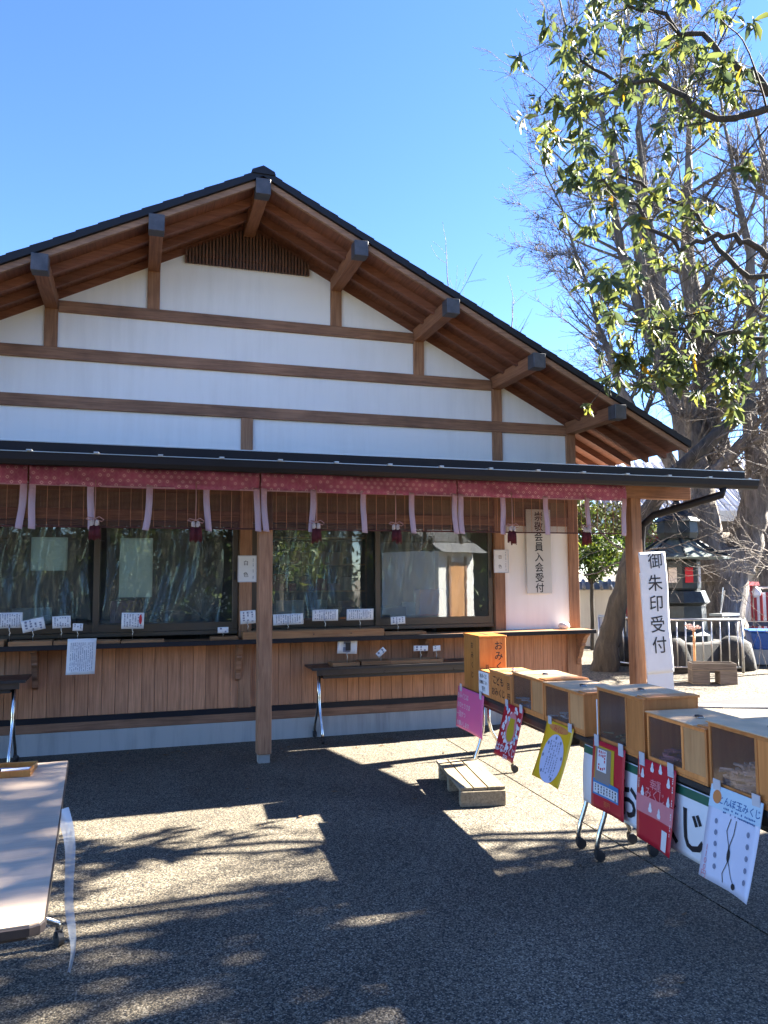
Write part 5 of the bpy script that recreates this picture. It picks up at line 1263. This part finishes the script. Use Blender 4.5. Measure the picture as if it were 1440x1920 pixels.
shrub('green_shrub', 'dense green shrub between the office corner and the leaning tree', (7.2, 6.2, 0), 0.9, 3.6, 900, 3, L=0.15, zc=2.7)
shrub('green_shrub', 'darker green shrub behind the leaning tree near the small wall', (8.3, 7.0, 0), 0.9, 3.2, 700, 4, L=0.15, zc=2.3)
shrub('green_shrub', 'yellow-green bush behind the right canopy post beside the lantern', (10.2, 8.6, 0), 0.8, 3.3, 600, 6, mat='leaf', L=0.14, zc=2.6)

# ------------------------------------------------------------------ steel fence
F0 = Vector((6.95, 3.35, 0)); F1 = Vector((8.45, 2.55, 0))
def fence(label, a, b, h, n, group):
    d = (b-a); L = d.length; t = thing('steel_fence', label, 'fence', tuple(a), math.atan2(d.y, d.x), group)
    part('rail', MB().tube([(0, 0, h), (L, 0, h)], 0.022, 10), MT['steel'], t, smooth=True)
    part('rail', MB().tube([(0, 0, 0.09), (L, 0, 0.09)], 0.014, 8), MT['steel'], t, smooth=True)
    me = MB().tube([(0, 0, 0.09), (0, 0, h)], 0.011, 8).mesh('baluster')
    for i in range(n): link('baluster', me, MT['steel'], t, loc=(L*(i+0.5)/n, 0, 0), smooth=True)
    me = MB().tube([(0, 0, 0), (0, 0, h)], 0.022, 10).mesh('fence_post')
    for x in (0, L): link('fence_post', me, MT['steel'], t, loc=(x, 0, 0), smooth=True)
fence('stainless steel rail fence before the dark lantern, right of the paper sign', Vector((7.02, 3.14, 0)), Vector((8.28, 2.63, 0)), 0.85, 10, 'stainless rail fences round the lantern')
fence('stainless steel rail fence just left of the paper sign, beside the leaning tree', Vector((6.86, 4.5, 0)), Vector((7.02, 3.14, 0)), 0.85, 10, 'stainless rail fences round the lantern')

# ------------------------------------------------------------------ bronze lantern house behind the fence
MT['bronze'] = plain('patinated_bronze', (0.035, 0.045, 0.05), 0.5, 0.5, vary=0.35, scale=9, bump=0.2)
MT['copper'] = plain('green_copper_roof', (0.16, 0.20, 0.18), 0.5, 0.2, vary=0.3, scale=6, bump=0.2)
t = thing('bronze_lantern', 'large dark bronze lantern with a wide greenish roof behind the fence', 'lantern', (8.02, 3.78, 0), R_(15))
part('plinth', MB().box(-0.62, 0.62, -0.62, 0.62, 0, 0.45), MT['shadefill'], t, bevel=0.03)  # dark colour puts the shade of the enclosure into the plinth
part('base', MB().lathe([(0.52, 0.45), (0.52, 0.55), (0.44, 0.62), (0.42, 1.05), (0.50, 1.10), (0.42, 1.30)], 8), MT['bronze'], t, bevel=0.01)
part('body', MB().lathe([(0.34, 1.30), (0.36, 1.35), (0.36, 1.80), (0.34, 1.84)], 8), MT['bronze'], t, bevel=0.01)
for a in (200, 245, 290, 335):
    o = bx('lantern_window', t, MT['redink'] if a == 245 else MT['slipwhite'], -0.07, 0.07, -0.004, 0.004, 1.44, 1.70); o.rotation_euler[2] = R_(a+90); o.location = (0.345*math.cos(R_(a)), 0.345*math.sin(R_(a)), 0)
def lroof(rad, z0, h, nseg=8):
    mb = MB(); pr = [(rad, z0), (rad*1.01, z0+0.03), (rad*0.72, z0+h*0.28), (rad*0.45, z0+h*0.6), (rad*0.22, z0+h), (0.02, z0+h*1.05)]
    return mb.lathe(pr, nseg)
part('roof', lroof(0.86, 1.84, 0.40), MT['copper'], t)
for a in range(0, 360, 45): part('hip_rib', MB().tube([(0.84*math.cos(R_(a)), 0.84*math.sin(R_(a)), 1.90), (0.61*math.cos(R_(a)), 0.61*math.sin(R_(a)), 1.98), (0.2*math.cos(R_(a)), 0.2*math.sin(R_(a)), 2.25)], 0.022, 6), MT['bronze'], t)
part('neck', MB().lathe([(0.32, 2.2), (0.36, 2.3), (0.34, 2.5), (0.30, 2.52)], 10), MT['bronze'], t)
part('finial', MB().lathe([(0.40, 2.50), (0.34, 2.56), (0.16, 2.70), (0.05, 2.86), (0.10, 2.92), (0.02, 3.05)], 10), MT['bronze'], t)
part('flower_rack', MB().tube([(0.62, -0.35, 0.9), (0.7, -0.4, 1.3)], 0.012, 5).tube([(0.7, -0.3, 0.9), (0.8, -0.3, 1.35)], 0.012, 5).box(0.45, 0.95, -0.5, -0.25, 0.86, 0.90), MT['steel'], t)

# wooden crates at the foot of the fence
def crate(label, loc, w_, d_, h_, rz):
    t = thing('wooden_crate', label, 'crate', loc, rz, 'old wooden crates at the fence')
    bx('crate_floor', t, MT['oldwood'], -w_/2, w_/2, -d_/2, d_/2, 0, 0.012)
    for a in ((-w_/2, w_/2, -d_/2, -d_/2+0.015), (-w_/2, w_/2, d_/2-0.015, d_/2), (-w_/2, -w_/2+0.015, -d_/2+0.015, d_/2-0.015), (w_/2-0.015, w_/2, -d_/2+0.015, d_/2-0.015)): bx('crate_side', t, MT['greywood'], *a, 0.012, h_, 0.003)
MT['greywood'] = wood('grey_weathered_wood', (0.20, 0.17, 0.14), (0.09, 0.075, 0.06), 'X', rough=0.9, vary=0.2)
crate('low grey crate on the ground at the foot of the fence, left one', (6.93, 2.03, -0.016), 0.24, 0.30, 0.19, -0.45)
crate('low grey crate on the ground at the foot of the fence, right one', (7.27, 1.86, -0.016), 0.24, 0.30, 0.19, -0.45)
crate('wide weathered crate resting on the two low crates by the fence', (7.10, 1.95, 0.174), 0.62, 0.30, 0.11, -0.47)
t = thing('bamboo_flower_stand', 'bamboo stake with dried flowers standing by the fence', 'flowers', (7.0, 2.2, 0))
part('stake', MB().tube([(0, 0, 0), (0.01, 0, 0.75)], 0.02, 8), MT['boxlight'], t, smooth=True)
mb = MB(); rq = random.Random(3)
for i in range(26):
    v = vrand(rq).normalized()*rq.uniform(0.03, 0.14); v.z = abs(v.z)*0.6; mb.tube([(0, 0, 0.72), v*0.5+Vector((0, 0, 0.76)), v+Vector((0, 0, 0.76))], 0.005, 3); mb.box(v.x-0.014, v.x+0.014, v.y-0.014, v.y+0.014, v.z+0.75, v.z+0.77)
part('dried_flowers', mb, MT['slippale'], t)

# ------------------------------------------------------------------ far buildings, walls, notice board
MT['whiteroof'] = plain('pale_sunlit_tile', (0.55, 0.54, 0.55), 0.35, vary=0.12, scale=2, spec=0.5)
MT['vermilion'] = plain('vermilion_lacquer', (0.30, 0.025, 0.03), 0.5, vary=0.12, scale=3)
MT['greytile'] = plain('grey_roof_tile', (0.20, 0.20, 0.21), 0.5, vary=0.2, scale=5)
MT['cream'] = streaky('cream_render', (0.62, 0.59, 0.52), (0.35, 0.3, 0.25), 0.3)
def tiled_roof(parent, x0, x1, y0, z0, y1, z1, pitch_, mat, name='roof', rad=0.06):
    """pan tiles as rounded ribs down the slope"""
    part(name, MB().prism([(y0, z0), (y1, z1), (y1, z1-0.08), (y0, z0-0.08)], x0, x1, 'x'), mat, parent)
    n_ = int((x1-x0)/pitch_); me = MB().tube([(0, y0-0.02, z0+0.01), (0, y1, z1+0.01)], rad, 8).mesh('roof_tile_row')
    for i in range(n_+1): link('tile_row', me, mat, parent, loc=(x0+i*pitch_, 0, 0), smooth=True)
# hall with bright roof and red timber
t = thing('worship_hall', 'far shrine hall with a pale sunlit tiled roof and vermilion timber behind the trees', 'building', (15.6, 16.4, 0), R_(-20))
bx('hall_wall', t, MT['cream'], 0, 16, 0, 6, 0.0, 3.3)
for x in np.arange(0, 16.1, 1.9): bx('pillar', t, MT['vermilion'], x-0.14, x+0.14, -0.12, 0.1, 0, 3.35)
bx('red_beam', t, MT['vermilion'], -0.1, 16.1, -0.14, 0.0, 2.75, 3.35)
for i, x in enumerate(np.arange(0.1, 16.0, 0.35)): bx('rafter_end', t, MT['vermilion'], x-0.05, x+0.05, -1.1, -0.1, 3.33+0.0, 3.43)
tiled_roof(t, -0.9, 17, -1.3, 3.6, 3.2, 6.1, 0.34, MT['whiteroof'], rad=0.11)
for x in np.arange(0.4, 15, 3.8):
    w1 = bx('window', t, MT['frame'], x+0.3, x+1.3, -0.03, 0.0, 1.3, 2.3); bx('pane', w1, MT['glass'], x+0.36, x+1.24, -0.04, -0.031, 1.36, 2.24)
# boundary wall with tile cap
def bwall(label, a, b, h, th, group):
    d = b-a; L = d.length; t = thing('tile_capped_wall', label, 'wall', tuple(a), math.atan2(d.y, d.x), group)
    bx('wall_body', t, MT['cream'], 0, L, 0, th, 0, h)
    part('cap', MB().prism([(-0.16, h-0.02), (th/2, h+0.16), (th+0.16, h-0.02)], 0, L, 'x'), MT['greytile'], t)
    me = MB().tube([(0, -0.17, h), (0, th/2, h+0.18)], 0.045, 8).mesh('cap_tile')
    for i in range(int(L/0.19)): link('cap_tile', me, MT['greytile'] if h < 1.6 else MT['whiteroof'], t, loc=(0.1+0.19*i, 0, 0), smooth=True)
bwall('cream wall with a row of pale tiles on top behind the huge tree at the right', Vector((11.6, 9.4, 0)), Vector((20, 6.5, 0)), 1.78, 0.2, 'tile-capped boundary walls')
bwall('grey wall with a tile cap left of the leaning tree', Vector((7.3, 8.4, 0)), Vector((9.2, 7.4, 0)), 1.28, 0.2, 'tile-capped boundary walls')
# white house far left gap
t = thing('white_house', 'far white house showing between the shrub and the grey wall', 'house', (11.0, 18.5, 0), R_(-20))
bx('house_wall', t, MT['plaster'], -6, 3, 0, 5, 0, 3.0)
bx('house_wall', t, MT['plaster'], -4, 1, 0.5, 4.5, 3.0, 5.6)
tiled_roof(t, -6.4, 3.4, -0.5, 2.9, 0.6, 3.5, 0.3, MT['greytile'], rad=0.08)
part('roof', MB().prism([(0.0, 5.6), (2.5, 6.9), (5.0, 5.6)], -4.4, 1.4, 'x'), MT['greytile'], t)
for x in (-4.6, -2.6, -0.4): 
    w1 = bx('window', t, MT['frame'], x, x+1.1, -0.03, 0.0, 1.0, 2.2); bx('pane', w1, MT['glass'], x+0.06, x+1.04, -0.04, -0.031, 1.06, 2.14)
# office block at right above the wall
t = thing('annex_building', 'beige annex with a glazed upper wall above the tile-capped wall at the right edge', 'building', (14.2, 11.0, 0), R_(-29))
bx('annex_wall', t, MT['cream'], -0.4, 8, 0, 5, 0, 2.35); bx('annex_wall', t, MT['cream'], -0.4, 8, 0, 5, 3.1, 3.4)
for x in np.arange(-0.3, 8, 0.95): bx('mullion', t, MT['paper'], x-0.05, x+0.05, 0.0, 0.1, 2.35, 3.1)
w1 = bx('window', t, MT['frame'], -0.3, 7.9, 0.06, 0.09, 2.35, 3.1)
tiled_roof(t, -0.7, 8.3, -0.6, 2.15, 0.0, 2.38, 0.22, MT['whiteroof'], rad=0.06)
# notice board
t = thing('notice_board', 'red-framed notice board with a white sheet, right of the huge trunk', 'notice board', (10.42, 5.01, 0), R_(-38))
for x in (-0.20, 0.20): bx('board_post', t, MT['vermilion'], x-0.02, x+0.02, -0.03, 0.03, 0, 1.42)
bx('board_sheet', t, MT['paper'], -0.18, 0.18, -0.015, 0.015, 0.55, 1.24)
for z in (0.50, 1.24): bx('board_frame', t, MT['vermilion'], -0.20, 0.20, -0.025, 0.025, z, z+0.05)
part('board_roof', MB().prism([(-0.18, 1.36), (0, 1.43), (0.18, 1.36), (0, 1.39)], -0.34, 0.34, 'x'), MT['vermilion'], t)
# striped curtain
t = thing('striped_curtain', 'red and white striped ceremonial curtain at the right edge beyond the notice board', 'curtain', (10.68, 4.94, 0), R_(-30))
for i in range(24):
    bx('curtain_stripe', t, MT['paper'] if i % 2 else MT['vermilion'], i*0.055, i*0.055+0.0545, 0.012*math.sin(i*1.3), 0.012*math.sin(i*1.3)+0.008, 0.50, 1.22)
part('curtain_pole', MB().tube([(-0.1, 0, 1.31), (1.4, 0, 1.31)], 0.02, 8), MT['steel'], t, smooth=True)
for x in (-0.08, 1.38): part('pole_leg', MB().tube([(x, 0, 0), (x, 0, 1.31)], 0.02, 8), MT['steel'], t, smooth=True)
part('curtain_knot', MB().lathe([(0.02, 1.12), (0.10, 1.16), (0.12, 1.24), (0.04, 1.34)], 10, (0.02, -0.05, 0)), MT['paper'], t, smooth=True)
# blue bin and bench
MT['blue'] = plain('blue_plastic_sheet', (0.02, 0.10, 0.38), 0.4, vary=0.15, scale=5, bump=0.1)
t = thing('blue_water_tub', 'blue plastic tub at the right edge behind the fence end', 'tub', (9.98, 3.50, 0), R_(-32))
part('tub_body', MB().prism([(-0.55, 0.26), (-0.6, 0.56), (0.6, 0.56), (0.55, 0.26)], -0.3, 0.3), MT['blue'], t, bevel=0.02)
bx('tub_rim', t, MT['blue'], -0.63, 0.63, -0.33, 0.33, 0.56, 0.59, 0.01)
bx('tub_stand', t, MT['concrete'], -0.62, 0.62, -0.32, 0.32, 0.0, 0.26, 0.01)
t = thing('dark_bench', 'dark low bench on posts behind the blue tub', 'bench', (10.6, 4.35, 0), R_(-35))
bx('seat', t, MT['blacktop'], -0.7, 0.9, -0.2, 0.2, 0.60, 0.68)
for x in (-0.6, 0.1, 0.8): bx('leg', t, MT['blacktop'], x-0.04, x+0.04, -0.15, 0.15, 0, 0.60)
# dark rocks added inside the enclosure in place of tree shade
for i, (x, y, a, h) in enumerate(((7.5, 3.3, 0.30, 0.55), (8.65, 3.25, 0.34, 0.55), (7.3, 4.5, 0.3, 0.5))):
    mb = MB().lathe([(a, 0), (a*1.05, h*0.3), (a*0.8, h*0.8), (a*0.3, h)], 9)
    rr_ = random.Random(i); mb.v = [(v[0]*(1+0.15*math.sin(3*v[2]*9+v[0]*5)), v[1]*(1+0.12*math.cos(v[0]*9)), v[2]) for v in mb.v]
    o = part('shade_rock', mb, MT['shadefill'], None, loc=(x, y, -0.02), smooth=True)
    tag(o, ('squat dark rock added for the shade behind the fence, middle one', 'low dark rock added for the shade behind the fence, nearest the huge trunk', 'dark rock added for the shade behind the fence, nearest the leaning tree')[i], 'rock', 'dark rocks added for the shade inside the fence')

# ------------------------------------------------------------------ behind the camera (seen mirrored in the glass)
for i, (x, y, h, rad, sd_) in enumerate(((-6.5, -17, 6.5, 2.3, 31), (-1.8, -18.5, 7.5, 2.6, 32), (3.4, -17.5, 6.2, 2.2, 33), (12.5, -19, 7.5, 2.6, 34))):
    shrub('garden_tree', ('round evergreen tree across the forecourt, opposite the left windows', 'tall evergreen tree across the forecourt, opposite the timber post', 'evergreen tree across the forecourt, opposite the right windows', 'evergreen tree across the forecourt, beyond the storehouse')[i],
          (x, y, 0), rad, h, 900, sd_, L=0.42, trunk=0.16, zc=h*0.58, group='trees across the forecourt behind the viewpoint', cat='tree')
t = thing('storehouse', 'white-walled storehouse with a wooden door across the forecourt', 'building', (8.4, -14.6, 0), R_(152))
bx('store_wall', t, MT['plaster'], -0.85, 0.85, 0, 2.4, 0, 2.35)
bx('door', t, MT['boxlight'], -0.35, 0.35, -0.04, 0.0, 0.1, 2.0)
bx('door_frame', t, MT['beam'], -0.43, -0.35, -0.06, 0.0, 0.1, 2.18); bx('door_frame', t, MT['beam'], 0.35, 0.43, -0.06, 0.0, 0.1, 2.18)
part('roof', MB().prism([(-0.4, 2.3), (1.2, 3.2), (2.8, 2.3), (1.2, 3.0)], -1.1, 1.1, 'x'), MT['greytile'], t)

def hedge(label, x0, x1, y, h, seed, n=2600):
    rr_ = random.Random(seed); t = thing('clipped_hedge', label, 'hedge', (x0, y, 0)); cs = []
    for i in range(n):
        p = Vector((rr_.uniform(0, x1-x0), rr_.gauss(0, 0.45), h*rr_.uniform(0.02, 1)**0.7))
        p.z += 0.5*math.sin(p.x*0.9+seed)*p.z/h + 0.25*math.sin(p.x*2.3)
        cs.append((p, vrand(rr_).normalized()))
    me = leaves_mesh('foliage', leaf_frames(cs, rr_, 6, 0.34, 0.2, 0.12)); link('foliage', me, MT['leafdark'], t, kind='stuff')
    bx('hedge_core', t, MT['shadefill'], 0, x1-x0, -0.3, 0.3, 0, h*0.72)
hedge('long dark hedge across the forecourt, opposite the left windows', -16, 6.6, -20.5, 4.2, 3)
hedge('hedge across the forecourt behind the storehouse', 6.8, 24, -19.5, 4.6, 5)
bpy.context.view_layer.update()
